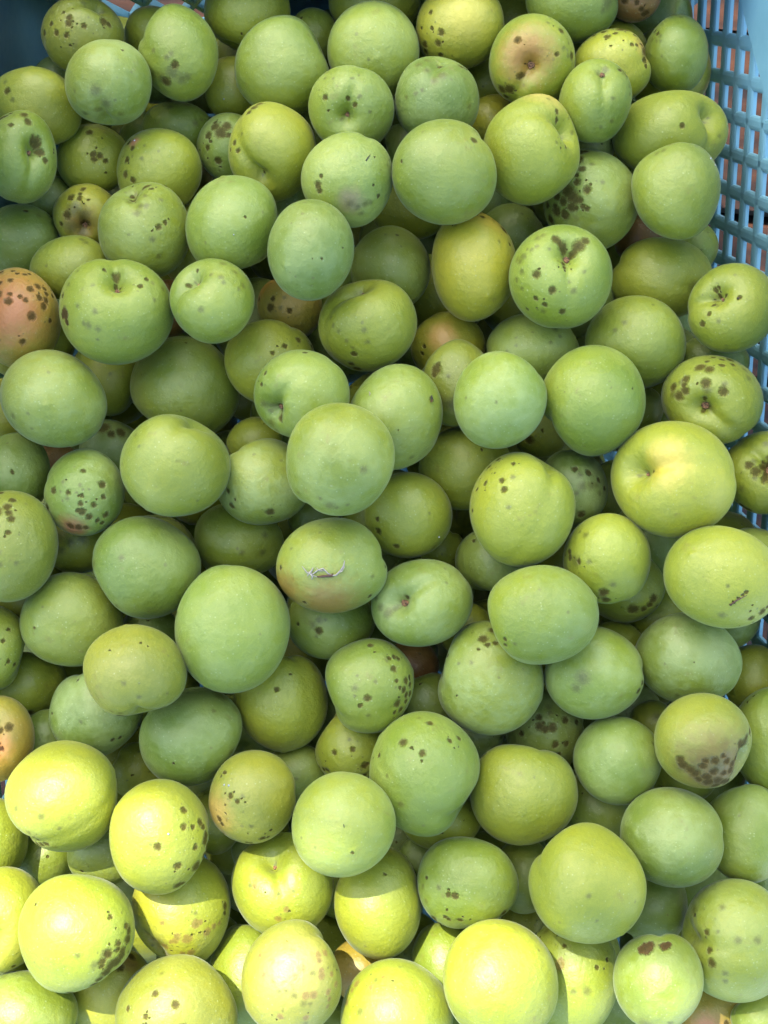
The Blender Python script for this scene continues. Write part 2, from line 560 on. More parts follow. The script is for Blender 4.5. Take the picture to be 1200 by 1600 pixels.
# blush: id -> (tile, x, y, r(zoom px), colour)
BL = {15: ('C', 100, 300, 150, (.300, .150, .030)), 32: ('A', 617, 660, 34, (0.385, 0.154, 0.084)), 34: ('A', 385, 1030, 90, (0.210, 0.112, 0.028)),
      66: ('D', 75, 300, 190, (0.364, 0.133, 0.042)), 76: ('G', 345, 95, 75, (0.280, 0.112, 0.049)), 90: ('H', 165, 375, 130, (.215, .130, .026)),
      97: ('F', 700, 955, 120, (0.504, 0.392, 0.056)), 117: ('I', 930, 1160, 215, (.110, .070, .012)), 126: ('J', 975, 235, 110, (0.385, 0.266, 0.070)),
      137: ('J', 690, 845, 80, (0.280, 0.154, 0.042)), 128: ('J', 30, 330, 60, (0.280, 0.189, 0.105)), 130: ('G', 20, 1050, 90, (0.476, 0.210, 0.056)),
      40: ('B', 1060, 985, 120, (0.490, 0.350, 0.042)), 12: ('B', 960, 130, 150, (0.434, 0.385, 0.049)), 53: ('E', 850, 400, 80, (0.490, 0.294, 0.070)),
      55: ('E', 70, 150, 90, (0.462, 0.252, 0.042)), 98: ('F', 1190, 990, 60, (0.140, 0.084, 0.028)), 27: ('B', 450, 930, 70, (0.224, 0.189, 0.084)),
      161: ('M', 900, 1190, 90, (0.490, 0.210, 0.084)), 145: ('K', 200, 880, 200, (0.315, 0.294, 0.070)), 142: ('K', 560, 880, 70, (0.196, 0.168, 0.056)),
      146: ('J', 590, 900, 70, (0.210, 0.140, 0.035)), 25: ('C', 200, 450, 110, (0.420, 0.350, 0.084)), 19: ('C', 640, 240, 70, (0.350, 0.210, 0.056))}
EXTRA_BLUSH = {90: ('H', 350, 450, 180, (.215, .130, .026))}

# ------------------------------------------------------------------ place the plums: every one rests in front of those it covers
n = len(IDS)
px = np.array([P[i][0] for i in IDS]); py = np.array([P[i][1] for i in IDS])
ra = np.array([P[i][2] for i in IDS]); rb = np.array([P[i][3] for i in IDS])
an = np.radians([P[i][4] for i in IDS]); lv = np.array([P[i][5] for i in IDS])
base = D0 * (1.006 - .035 * py / 1600)
tgt = base + (5.2 - lv) * .0085
dep = tgt.copy()
order = lv[:, None] - lv[None, :] + 1e-3 * (py[:, None] - py[None, :]) * 0
def centres():
    return np.stack([(px - 600) / F * dep, (800 - py) / F * dep, -dep], 1)
for it in range(500):
    Pc = centres(); A = ra * dep / F; B = rb * dep / F; Cc = (A + B) * .5
    d = Pc[None] - Pc[:, None]; L = np.linalg.norm(d, axis=2) + 1e-9; u = d / L[..., None]
    def rad(k_first):
        if k_first: a_, b_, c_, t_ = A[:, None], B[:, None], Cc[:, None], an[:, None]
        else: a_, b_, c_, t_ = A[None], B[None], Cc[None], an[None]
        ux = u[..., 0] * np.cos(t_) + u[..., 1] * np.sin(t_); uy = -u[..., 0] * np.sin(t_) + u[..., 1] * np.cos(t_)
        return 1 / np.sqrt((ux / a_) ** 2 + (uy / b_) ** 2 + (u[..., 2] / c_) ** 2)
    gap = L - .985 * (rad(True) + rad(False))
    np.fill_diagonal(gap, 1)
    near = np.sign(order); tie = near == 0
    near[tie] = np.sign((dep[None] - dep[:, None]) + 1e-6 * (np.arange(n)[:, None] - np.arange(n)[None]))[tie]
    # i nearer than j -> i moves to smaller depth
    push = np.where(gap < 0, -gap, 0) * near
    dz = np.abs(u[..., 2]); push = push / np.maximum(dz, .35)
    step = -push.sum(1) * .22
    dep += np.clip(step, -.004, .004) + (tgt - dep) * .02 * (1 - it / 500)
Pc = centres()
WP = (R @ Pc.T).T + CAM
SC = dep / F
IX = {i: k for k, i in enumerate(IDS)}
def surf_cam(i, x, y):
    """point (camera axes, relative to the centre) where the photo pixel meets plum i"""
    k = IX[i]; t = an[k]; a, b = ra[k], rb[k]
    dx, dy = x - px[k], -(y - py[k])
    ux = dx * math.cos(t) + dy * math.sin(t); uy = -dx * math.sin(t) + dy * math.cos(t)
    q = (ux / a) ** 2 + (uy / b) ** 2
    if q > .97:
        s = math.sqrt(.97 / q); ux *= s; uy *= s; q = .97
    c = (a + b) / 2; z = c * math.sqrt(1 - q)
    return np.array([ux, uy, z]), (a, b, c), t
def unit_dir(i, x, y):
    v, (a, b, c), t = surf_cam(i, x, y); v = v / np.array([a, b, c]); return v / np.linalg.norm(v)

# ------------------------------------------------------------------ plum skin
g = bpy.data.node_groups.new('plum_skin', 'ShaderNodeTree')
def gin(name, typ, dv):
    s = g.interface.new_socket(name, in_out='INPUT', socket_type=typ)
    s.default_value = dv
gin('Main', 'NodeSocketColor', (.3, .4, .1, 1)); gin('Second', 'NodeSocketColor', (.4, .45, .1, 1))
gin('Direction', 'NodeSocketVector', (0, 0, 1)); gin('Seed', 'NodeSocketFloat', 0.)
gin('Dark', 'NodeSocketFloat', 9.); gin('Faint', 'NodeSocketFloat', 9.); gin('Pink', 'NodeSocketFloat', 9.); gin('Red', 'NodeSocketFloat', 9.)
gin('Blush', 'NodeSocketFloat', 9.); gin('BlushColor', 'NodeSocketColor', (.5, .2, .1, 1))
gin('Bloom', 'NodeSocketFloat', .3); gin('Speck', 'NodeSocketFloat', .0)
g.interface.new_socket('Shader', in_out='OUTPUT', socket_type='NodeSocketShader')
gi = g.nodes.new('NodeGroupInput'); go = g.nodes.new('NodeGroupOutput')
lk = g.links.new
def I(nm): return gi.outputs[nm]
def mixc(fac, a, b, mode='MIX'):
    m = g.nodes.new('ShaderNodeMix'); m.data_type = 'RGBA'; m.blend_type = mode
    for s, v in ((m.inputs[0], fac), (m.inputs[6], a), (m.inputs[7], b)):
        if isinstance(v, (int, float)): s.default_value = v
        elif isinstance(v, tuple): s.default_value = v if len(v) == 4 else v + (1,)
        else: lk(v, s)
    return m.outputs[2]
def mth(op, a, b=None, c=None):
    m = g.nodes.new('ShaderNodeMath'); m.operation = op
    for s, v in zip(m.inputs, (a, b, c)):
        if v is None: continue
        if isinstance(v, (int, float)): s.default_value = v
        else: lk(v, s)
    return m.outputs[0]
def mrange(v, a, b, c=0., d=1., smooth=True):
    m = g.nodes.new('ShaderNodeMapRange'); m.interpolation_type = 'SMOOTHSTEP' if smooth else 'LINEAR'
    lk(v, m.inputs[0]); m.inputs[1].default_value = a; m.inputs[2].default_value = b; m.inputs[3].default_value = c; m.inputs[4].default_value = d
    return m.outputs[0]
att = nn(g, 'ShaderNodeAttribute', attribute_name='rest')
sv = g.nodes.new('ShaderNodeCombineXYZ'); lk(I('Seed'), sv.inputs[0]); lk(I('Seed'), sv.inputs[1])
off = nn(g, 'ShaderNodeVectorMath', operation='ADD'); lk(att.outputs['Vector'], off.inputs[0]); lk(sv.outputs[0], off.inputs[1])
def noise(scale, detail=3., rough=.55):
    m = nn(g, 'ShaderNodeTexNoise', i_Scale=scale, i_Detail=detail, i_Roughness=rough); lk(off.outputs[0], m.inputs['Vector']); return m.outputs['Fac']
n_low = noise(55, 2); n_mid = noise(330, 4, .6); n_fine = noise(1900, 3, .65); n_grain = noise(5200, 2, .7)
dp = nn(g, 'ShaderNodeVectorMath', operation='DOT_PRODUCT'); lk(att.outputs['Vector'], dp.inputs[0]); lk(I('Direction'), dp.inputs[1])
grad = mth('ADD', mth('MULTIPLY', dp.outputs['Value'], 26.), mth('MULTIPLY_ADD', n_low, 1.6, -.35))
col = mixc(mrange(grad, .0, 1.0), I('Main'), I('Second'))
# soft lighter and darker mottling, pale lenticels
col = mixc(mrange(n_mid, .35, .7, 0., .30), col, mixc(1., col, (.72, .80, .62), 'MULTIPLY'))
col = mixc(mrange(n_fine, .42, .66, .0, .50), col, mixc(1., col, (1.24, 1.18, 1.25), 'MULTIPLY'))
col = mixc(mrange(n_grain, .52, .66, 0., .34), col, mixc(1., col, (.66, .80, .52), 'MULTIPLY'))
vor = nn(g, 'ShaderNodeTexVoronoi', i_Scale=620.); lk(off.outputs[0], vor.inputs['Vector'])
vsep = g.nodes.new('ShaderNodeSeparateColor'); lk(vor.outputs['Color'], vsep.inputs[0])
lent = mth('MULTIPLY', mrange(vor.outputs['Distance'], .10, .22, 1., 0.), mth('GREATER_THAN', vsep.outputs[0], .55))
col = mixc(mth('MULTIPLY', lent, .30), col, (0.396, 0.475, 0.259))
# bloom: thin waxy patches
bl = mth('MULTIPLY', mrange(mth('ADD', mth('MULTIPLY', n_low, .6), mth('MULTIPLY', n_mid, .4)), .38, .64), I('Bloom'))
col = mixc(bl, col, (0.302, 0.382, 0.144))
# small random freckles
vo2 = nn(g, 'ShaderNodeTexVoronoi', i_Scale=210.); lk(off.outputs[0], vo2.inputs['Vector'])
vs2 = g.nodes.new('ShaderNodeSeparateColor'); lk(vo2.outputs['Color'], vs2.inputs[0])
fr = mth('MULTIPLY', mrange(mth('ADD', vo2.outputs['Distance'], mth('MULTIPLY', n_fine, .12)), .14, .24, 1., 0.), mth('LESS_THAN', vs2.outputs[0], I('Speck')))
col = mixc(mth('MULTIPLY', fr, .5), col, (0.094, 0.086, 0.025))
# russet patches
n_pat = noise(130, 5, .7)
col = mixc(mth('MULTIPLY', mrange(n_pat, .60, .74), mrange(n_fine, .35, .6, .15, .55)), col, (.150, .115, .030))
# blush
bf = mrange(mth('ADD', I('Blush'), mth('MULTIPLY_ADD', n_mid, .7, -.35)), 1.15, .15)
col = mixc(mth('MULTIPLY', bf, .88), col, I('BlushColor'))
# spots
wob = mth('MULTIPLY_ADD', n_fine, .7, -.35)
def spot(inp, col, a, b, amt, c1):
    f = mrange(mth('ADD', I(inp), wob), a, b)
    cc = mixc(mrange(n_fine, .3, .7), c1, tuple(v * 1.6 for v in c1))
    cc = mixc(mrange(I(inp), .15, .75, .45, 0.), cc, tuple(v * .35 for v in c1))
    return mixc(mth('MULTIPLY', f, amt), col, cc), f
col, f1 = spot('Faint', col, 1.35, .30, .62, (.078, .080, .016))
col, f2 = spot('Pink', col, 1.2, .6, .66, (.150, .086, .026))
col, f3 = spot('Dark', col, 1.32, .52, .86, (.046, .032, .007))
col, f4 = spot('Red', col, 1.2, .65, .90, (.045, .018, .008))
allf = mth('MAXIMUM', f3, f4)
bs = g.nodes.new('ShaderNodeBsdfPrincipled')
lk(col, bs.inputs['Base Color'])
lk(mth('ADD', mrange(n_mid, .3, .7, .35, .50), mth('MULTIPLY', allf, .2)), bs.inputs['Roughness'])
lk(mrange(mth('MAXIMUM', mth('MAXIMUM', allf, bf), f1), 0., 1., .13, .0, False), bs.inputs['Sheen Weight']); lk(mrange(allf, 0., 1., .50, .16, False), bs.inputs['Specular IOR Level']); bs.inputs['Sheen Roughness'].default_value = .30
bs.inputs['Sheen Tint'].default_value = (.84, .93, .92, 1)
hgt = mth('ADD', mth('MULTIPLY', n_fine, .5), mth('ADD', mth('MULTIPLY', n_grain, .35), mth('MULTIPLY', allf, -.6)))
bp0 = nn(g, 'ShaderNodeBump', i_Strength=.7, i_Distance=.0004, invert=True); lk(mth('MULTIPLY', allf, mth('MULTIPLY_ADD', n_fine, .8, .6)), bp0.inputs['Height'])
bp = nn(g, 'ShaderNodeBump', i_Strength=.65, i_Distance=.00018); lk(hgt, bp.inputs['Height']); lk(bp0.outputs[0], bp.inputs['Normal'])
bp2 = nn(g, 'ShaderNodeBump', i_Strength=.5, i_Distance=.0009); lk(n_mid, bp2.inputs['Height']); lk(bp.outputs[0], bp2.inputs['Normal'])
lk(bp2.outputs[0], bs.inputs['Normal'])
lk(bs.outputs[0], go.inputs['Shader'])

COL = dict(P=((0.163, 0.222, 0.028), (0.216, 0.260, 0.028)), G=((0.143, 0.195, 0.019), (0.201, 0.242, 0.019)), D=((0.118, 0.174, 0.022), (0.155, 0.202, 0.022)), Y=((0.198, 0.236, 0.020), (0.251, 0.277, 0.020)), W=((0.251, 0.264, 0.020), (0.326, 0.308, 0.021)), V=((0.163, 0.187, 0.019), (0.216, 0.227, 0.020)), O=((0.264, 0.229, 0.026), (0.334, 0.207, 0.028)), R=((0.194, 0.101, 0.025), (0.246, 0.132, 0.025)))
def plum_mat(i, c):
    m = bpy.data.materials.new('plum_skin'); m.use_nodes = True; t = m.node_tree; t.nodes.clear()
    out = t.nodes.new('ShaderNodeOutputMaterial'); gr = t.nodes.new('ShaderNodeGroup'); gr.node_tree = g
    t.links.new(gr.outputs[0], out.inputs[0])
    a, b = COL[c]; r = random.Random(i * 13 + 5)
    j = 1 + r.uniform(-.07, .07); hs = r.uniform(-.06, .06)
    f = lambda q: (q[0] * (j + hs), q[1] * j, q[2] * (j - hs * .5), 1)
    gr.inputs['Main'].default_value = f(a); gr.inputs['Second'].default_value = f(b)
    d = R @ np.array([r.uniform(-1, 1), r.uniform(-1, 1), r.uniform(-.3, .6)]); d /= np.linalg.norm(d)
    gr.inputs['Direction'].default_value = tuple(d); gr.inputs['Seed'].default_value = r.uniform(1, 40) * .37
    gr.inputs['Bloom'].default_value = {'P': .40, 'G': .22, 'D': .35}.get(c, .08) * r.uniform(.6, 1.3)
    gr.inputs['Speck'].default_value = r.choice([.02, .06, .10, .15])
    if i in IX:
        k = IX[i]
        at_ = nn(t, 'ShaderNodeAttribute', attribute_name='rest')
        nz = nn(t, 'ShaderNodeTexNoise', i_Scale=700., i_Detail=2.); t.links.new(at_.outputs['Vector'], nz.inputs['Vector'])
        w1 = nn(t, 'ShaderNodeVectorMath', operation='MULTIPLY_ADD'); t.links.new(nz.outputs['Color'], w1.inputs[0])
        w1.inputs[1].default_value = (.0013,) * 3; w1.inputs[2].default_value = (-.00065,) * 3
        w2 = nn(t, 'ShaderNodeVectorMath', operation='ADD'); t.links.new(at_.outputs['Vector'], w2.inputs[0]); t.links.new(w1.outputs[0], w2.inputs[1])
        chain = {}
        def add(kind, x, y, rpx):
            v, _, tt = surf_cam(i, x, y)
            v = np.array([v[0] * math.cos(tt) - v[1] * math.sin(tt), v[0] * math.sin(tt) + v[1] * math.cos(tt), v[2]]) * SC[k]
            v = R @ v
            ds = nn(t, 'ShaderNodeVectorMath', operation='DISTANCE'); t.links.new(w2.outputs[0], ds.inputs[0]); ds.inputs[1].default_value = tuple(v)
            dv = nn(t, 'ShaderNodeMath', operation='MULTIPLY'); t.links.new(ds.outputs['Value'], dv.inputs[0]); dv.inputs[1].default_value = 1 / (rpx * SC[k])
            o = dv.outputs[0]
            if kind in chain:
                mn = nn(t, 'ShaderNodeMath', operation='MINIMUM'); t.links.new(chain[kind], mn.inputs[0]); t.links.new(o, mn.inputs[1]); o = mn.outputs[0]
            chain[kind] = o
        for kd, x, y, rr in SPOTS.get(i, []): add({'d': 'Dark', 'f': 'Faint', 'p': 'Pink', 'r': 'Red'}[kd], x, y, rr * {117: 1.55, 42: 1.6, 139: 1.6, 129: 1.6, 48: 1.6, 98: 1.6}.get(i, 1.34))
        own = [q for q in SPOTS.get(i, []) if q[0] in 'dp' and q[3] > 2.5]
        if i in STEM:
            (sx_, sy_), dp_, _q = STEM[i]
            if dp_ > .13:
                add('Dark', sx_, sy_, 3.0)
                for _ in range(4):
                    w = r.uniform(0, 6.28); e = r.uniform(3, 10); add('Faint', sx_ + e * math.cos(w), sy_ + e * math.sin(w), r.uniform(3, 6))
        if i not in SPOTS and r.random() < .75:
            for _ in range(r.randint(3, 8)):
                w = r.uniform(0, 6.28); e = math.sqrt(r.random()) * .85
                add('Faint' if r.random() < .7 else 'Dark', P[i][0] + e * P[i][2] * math.cos(w), P[i][1] + e * P[i][3] * math.sin(w), r.uniform(1.0, 2.6))
        if len(own) >= 4:                      # satellites: small specks scattered round the larger ones
            for _ in range(min(22, 2 * len(own))):
                q = r.choice(own); w = r.uniform(0, 6.28); e = r.uniform(6, 20)
                add('Faint' if r.random() < .6 else 'Dark', q[1] + e * math.cos(w), q[2] + e * math.sin(w), r.uniform(1.0, 2.2))
        for dct in (BL, EXTRA_BLUSH):
            if i in dct:
                tl, x, y, rr, cc = dct[i]; x, y = tp(tl, x, y); add('Blush', x, y, rr * K_ * 1.15); gr.inputs['BlushColor'].default_value = cc + (1,)
        for kd, o in chain.items(): t.links.new(o, gr.inputs[kd])
    return m

# ------------------------------------------------------------------ plum shape
def plum_grid(nu, nv):
    th = np.linspace(0, 1, nv + 1)[1:-1]; th = math.pi * (th - .06 * np.sin(2 * math.pi * th))
    ph = np.linspace(0, 2 * math.pi, nu, endpoint=False)
    T, Ph = np.meshgrid(th, ph, indexing='ij')
    V = np.stack([np.sin(T) * np.cos(Ph), np.sin(T) * np.sin(Ph), np.cos(T)], -1).reshape(-1, 3)
    V = np.vstack([V, [[0, 0, 1]], [[0, 0, -1]]])
    Fc = []
    for r in range(nv - 2):
        for c in range(nu):
            a = r * nu + c; b = r * nu + (c + 1) % nu
            Fc.append((a, a + nu, b + nu, b))
    top = len(V) - 2; bot = top + 1; lr = (nv - 2) * nu
    for c in range(nu):
        Fc.append((top, c, (c + 1) % nu)); Fc.append((bot, lr + (c + 1) % nu, lr + c))
    return V, Fc
GV, GF = plum_grid(72, 48)
GVs, GFs = plum_grid(36, 24)
def fast_mesh(name, V, Fc):
    me = bpy.data.meshes.new(name)
    me.from_pydata(V.tolist(), [], Fc); me.update(); me.shade_smooth(); return me
def plum_shape(G, pole, sut, depth, rnd, tip=.02, sd=.03):
    """unit directions -> (rest directions, displaced radius); pole = stem end, sut = a direction the suture runs through"""
    z = pole / np.linalg.norm(pole); x = sut - z * sut.dot(z)
    if np.linalg.norm(x) < 1e-4: x = np.cross(z, [0, 1, .1])
    x /= np.linalg.norm(x); y = np.cross(z, x)
    U = G[:, :1] * x + G[:, 1:2] * y + G[:, 2:3] * z
    th = np.arccos(np.clip(G[:, 2], -1, 1)); ph = np.arctan2(G[:, 1], G[:, 0]); st = np.sin(th)
    r = np.ones(len(G))
    # stem dimple with a soft shoulder and a slightly pointed far end
    r -= depth * 1.25 * np.exp(-(th / .25) ** 2) + depth * .42 * np.exp(-(th / .58) ** 2)
    r += .035 * np.exp(-((th - .8) / .4) ** 2)
    r += tip * np.exp(-((math.pi - th) / .065) ** 2) + .018 * np.exp(-((math.pi - th) / .4) ** 2)
    # the suture: a shallow groove on one side, deeper towards the stem
    w = ph * np.maximum(st, .05)
    gd = sd * (.35 + 1.9 * np.exp(-(th / .75) ** 2)) * np.clip(st * 3, 0, 1) * (ph.__abs__() < 2.2)
    r -= gd * np.exp(-(w / .13) ** 2) + gd * .5 * np.exp(-(w / .34) ** 2)
    for _ in range(5):
        k = np.array([rnd.uniform(-1, 1) for _ in range(3)]) * rnd.uniform(1.5, 4.2)
        r += rnd.uniform(.012, .025) * np.sin(U @ k + rnd.uniform(0, 6.28))
    return U, r
mat_scar = bpy.data.materials.new('stem_scar'); mat_scar.use_nodes = True
t = mat_scar.node_tree; b_ = t.nodes['Principled BSDF']; b_.inputs['Roughness'].default_value = .85
nz = nn(t, 'ShaderNodeTexNoise', i_Scale=1400.); tc = nn(t, 'ShaderNodeTexCoord'); t.links.new(tc.outputs['Object'], nz.inputs['Vector'])
rp = nn(t, 'ShaderNodeValToRGB'); rp.color_ramp.elements[0].color = (.03, .015, .008, 1); rp.color_ramp.elements[1].color = (.33, .17, .07, 1)
rp.color_ramp.elements[0].position = .35; rp.color_ramp.elements[1].position = .68
t.links.new(nz.outputs['Fac'], rp.inputs[0]); t.links.new(rp.outputs[0], b_.inputs['Base Color'])
SCAR = {33: 3.4, 25: 2.6, 57: 3.0, 54: 2.6, 64: 2.4, 140: 2.6, 137: 3.4, 117: 3.2, 34: 3.6, 97: 2.4, 15: 5.2, 43: 5.0, 48: 5.5, 98: 5.0, 106: 5.5, 138: 5.5, 13: 3., 65: 3., 47: 2.4, 21: 3.2}
PLUM = {}
SURF = {}
for i in IDS:
    k = IX[i]; rnd = random.Random(i * 31 + 3); big = ra[k] > 55
    G_, Fc = (GV, GF)
    if i in STEM:
        (sx, sy), dpt, (ux, uy) = STEM[i]; pole = unit_dir(i, sx, sy); sut = unit_dir(i, ux, uy); sd = .058
        if (sx - px[k]) ** 2 / ra[k] ** 2 + (sy - py[k]) ** 2 / rb[k] ** 2 > .9: pole[2] -= .12
    else:
        if i in TIP: pole = -unit_dir(i, *TIP[i]); tp_ = .028
        else: w_ = rnd.uniform(0, 6.283); pole = np.array([math.cos(w_), math.sin(w_), rnd.uniform(-.7, -.02)])
        pole = pole / np.linalg.norm(pole)
        sut = np.array([rnd.uniform(-1, 1), rnd.uniform(-1, 1), rnd.uniform(.2, 1)]); dpt = .18; sd = rnd.uniform(.012, .044)
        if i == 154: sut = unit_dir(i, 1180, 1305); sd = .03
        if i == 59: sut = unit_dir(i, 500, 700); sd = .035
        if i == 103: sut = unit_dir(i, 900, 1010); sd = .03
        if i == 113: sut = unit_dir(i, 1110, 1000)
        if i == 70: sut = unit_dir(i, 150, 660); sd = .025
        if i == 10: sut = unit_dir(i, 610, 118); sd = .02
    U, r = plum_shape(G_, pole, sut, dpt, rnd, tip=.022 if i in TIP else .012, sd=sd)
    a, b, c = ra[k] * SC[k], rb[k] * SC[k], (ra[k] + rb[k]) / 2 * SC[k]
    ct, s_ = math.cos(an[k]), math.sin(an[k])
    E = U * np.array([a, b, c])
    E = np.stack([E[:, 0] * ct - E[:, 1] * s_, E[:, 0] * s_ + E[:, 1] * ct, E[:, 2]], 1) @ R.T
    V = E * r[:, None]
    me = fast_mesh('plum', V, Fc)
    at_ = me.attributes.new('rest', 'FLOAT_VECTOR', 'POINT'); at_.data.foreach_set('vector', E.astype(np.float32).ravel())
    me.materials.append(plum_mat(i, P[i][6]))
    o = bpy.data.objects.new('plum', me); C.objects.link(o); o.location = tuple(WP[k]); PLUM[i] = o
    if i in SCAR:
        # dried button left by the stalk, seated in the dimple
        pw = U[-2]; q = V[-2]; nrm = q / np.linalg.norm(q)
        rs = SCAR[i] * SC[k]; aa = np.cross(nrm, [0, .3, 1]); aa /= np.linalg.norm(aa); bb = np.cross(nrm, aa)
        vs, fs = [], []
        prof = [(1.25, -.5), (1.15, .15), (.95, .55), (.62, .42), (.45, .15), (.2, .30)]
        for pr, ph_ in prof:
            for m_ in range(14):
                w = 2 * math.pi * m_ / 14; jj = 1 + .14 * math.sin(3 * w + i) + rnd.uniform(-.07, .07)
                vs.append(q + aa * math.cos(w) * pr * rs * jj + bb * math.sin(w) * pr * rs * jj + nrm * (ph_ * rs + .0001))
        for z_ in range(len(prof) - 1):
            for m_ in range(14):
                p0 = z_ * 14 + m_; p1 = z_ * 14 + (m_ + 1) % 14; fs.append((p0, p1, p1 + 14, p0 + 14))
        fs.append(tuple((len(prof) - 1) * 14 + m_ for m_ in range(14)))
        so_ = mesh('stem_scar', vs, fs, mat_scar, True, o)

# plums deeper in the heap, seen only through the gaps
fill_me = []
for v in range(5):
    rnd = random.Random(900 + v)
    U, r = plum_shape(GVs, np.array([rnd.uniform(-1, 1), rnd.uniform(-1, 1), rnd.uniform(-1, 1)]), np.array([1., .3, rnd.uniform(-1, 1)]), .16, rnd)
    rr = .0172; V = U * r[:, None] * rr
    me = fast_mesh('plum', V, GFs)
    at_ = me.attributes.new('rest', 'FLOAT_VECTOR', 'POINT'); at_.data.foreach_set('vector', (U * rr).astype(np.float32).ravel())
    me.materials.append(plum_mat(900 + v, 'GYGPY'[v])); fill_me.append(me)

# ------------------------------------------------------------------ crate planes (plan turned by about 6 degrees)
TW, LN, LT = .105, .14, .20
_x, _y, _z = WP.T; _a, _b = ra * SC, rb * SC; KB = .300
KR = float(np.max(_x + _a - LN * _z + TW * _y)) + .001
KL = float(np.max(-_x + _a - LN * _z - TW * _y)) + .003
KT = float(np.max(_y + _b - LT * _z - TW * _x)) + .001
def right_x(y, z): return KR + LN * z - TW * y
def left_x(y, z): return -(KL + LN * z + TW * y)
def end_y(x, z): return KT + TW * x + LT * z

taken_p = [WP[k] for k in range(n)]; taken_r = [(ra[k] + rb[k]) / 2 * SC[k] for k in range(n)]
fr_ = random.Random(77); fills = []
def try_fill(x, y, d0, step=.003, limit=.05):
    if x < 170 and y < 135: return False
    d = d0
    while d < d0 + limit:
        p = at(x, y, d); tp_ = np.array(taken_p); tr_ = np.array(taken_r)
        if (np.linalg.norm(tp_ - p, axis=1) > tr_ + .0168).all():
            if p[0] < right_x(p[1], p[2]) - .019 and p[0] > left_x(p[1], p[2]) + .019 and p[1] < end_y(p[0], p[2]) - .021 and p[1] > -KB + .02 and p[2] > .045:
                taken_p.append(p); taken_r.append(.0172); fills.append(p); return True
            return False
        d += step
    return False
for pas in range(5):
    gx = [(-40 + 72 * a_ + fr_.uniform(-20, 20), -40 + 70 * b__ + fr_.uniform(-20, 20)) for a_ in range(19) for b__ in range(25)]
    fr_.shuffle(gx)
    for x, y in gx:
        dd = np.hypot(px - x, py - y); near_ = dep[dd < 95]
        if len(near_) == 0:
            if -30 < x < 1230 and -30 < y < 1630: d0 = D0 * (1.01 - .035 * y / 1600) + .03
            else: continue
        else: d0 = near_.max() + .008
        try_fill(x, y, d0 + pas * .012)
# the heap goes on past the picture's edges
for x in range(-260, 1500, 130):
    for y in list(range(-130, 2200, 128)):
        if -75 < x < 1275 and -70 < y < 1670: continue
        try_fill(x + fr_.uniform(-12, 12), y + fr_.uniform(-12, 12), D0 * (1.006 - .035 * min(y, 1700) / 1600) + .012, limit=.04)
FO = []
for q_, p in enumerate(fills):
    o = bpy.data.objects.new('plum', fill_me[q_ % 5]); C.objects.link(o); o.location = tuple(p)
    o.rotation_euler = (fr_.uniform(0, 6.3), fr_.uniform(0, 6.3), fr_.uniform(0, 6.3)); FO.append((o, p))
# close the holes through which the crate floor would show
def add_filler(p, q_):
    o = bpy.data.objects.new('plum', fill_me[q_ % 5]); C.objects.link(o); o.location = tuple(p)
    o.rotation_euler = (fr_.uniform(0, 6.3), fr_.uniform(0, 6.3), fr_.uniform(0, 6.3)); FO.append((o, p))
for rnd_ in range(3):
    bpy.context.view_layer.update(); dg = bpy.context.evaluated_depsgraph_get(); added = 0
    tp_a = np.array(taken_p); tr_a = np.array(taken_r)
    for y in range(4, 1600, 9):
        for x in range(4, 1200, 9):
            dv = Vector(ray(x, y)).normalized(); ok, *_r = S.ray_cast(dg, Vector(CAM), dv)
            if ok: continue
            dd = np.hypot(px - x, py - y)
            if dd.min() > 95 or (x < 170 and y < 135): continue
            for d in np.arange(dep[dd < 110].max() + .004, dep[dd < 110].max() + .11, .004):
                p = at(x, y, d); L_ = np.linalg.norm(np.array(taken_p) - p, axis=1) - np.array(taken_r)
                if L_.min() > .0125 and p[0] < right_x(p[1], p[2]) - .018 and p[0] > left_x(p[1], p[2]) + .018 and p[1] < end_y(p[0], p[2]) - .018:
                    taken_p.append(p); taken_r.append(.0172); add_filler(p, added); added += 1; break
    print('hole fillers', added)
# those that show through a gap stay things of their own; the hidden rest of the heap is one mass
bpy.context.view_layer.update(); dg = bpy.context.evaluated_depsgraph_get(); seen = {}
for y in range(2, 1600, 5):
    for x in range(2, 1200, 5):
        ok, _, _, _, ob, _ = S.ray_cast(dg, Vector(CAM), Vector(ray(x, y)).normalized())
        if ok: seen.setdefault(ob.name, []).append((x, y))
FILL = []
rest_v, rest_f, rest_e = [], [], []
for o, p in FO:
    if len(seen.get(o.name, ())) >= 5: FILL.append((o, np.array(seen[o.name]).mean(0)))
    else:
        me = o.data; co = np.empty(len(me.vertices) * 3, np.float32); me.vertices.foreach_get('co', co); co = co.reshape(-1, 3)
        b0 = sum(len(q) for q in rest_v); rest_e.append(co); Rm = np.array(o.rotation_euler.to_matrix()); rest_v.append(co @ Rm.T + p)
        rest_f += [tuple(b0 + v for v in pl.vertices) for pl in me.polygons]; bpy.data.objects.remove(o)
if rest_v:
    me = fast_mesh('buried_plums', np.vstack(rest_v), rest_f)
    at_ = me.attributes.new('rest', 'FLOAT_VECTOR', 'POINT'); at_.data.foreach_set('vector', np.vstack(rest_e).astype(np.float32).ravel())
    me.materials.append(fill_me[0].materials[0]); o = bpy.data.objects.new('buried_plums', me); C.objects.link(o)
    tag(o, 'mass of green plums buried out of sight under the heap', 'plums', kind='stuff')
print('fillers seen', len(FILL), 'of', len(FO), 'seen main', sum(1 for i in IDS if PLUM[i].name in seen), [i for i in IDS if len(seen.get(PLUM[i].name, ())) < 3])

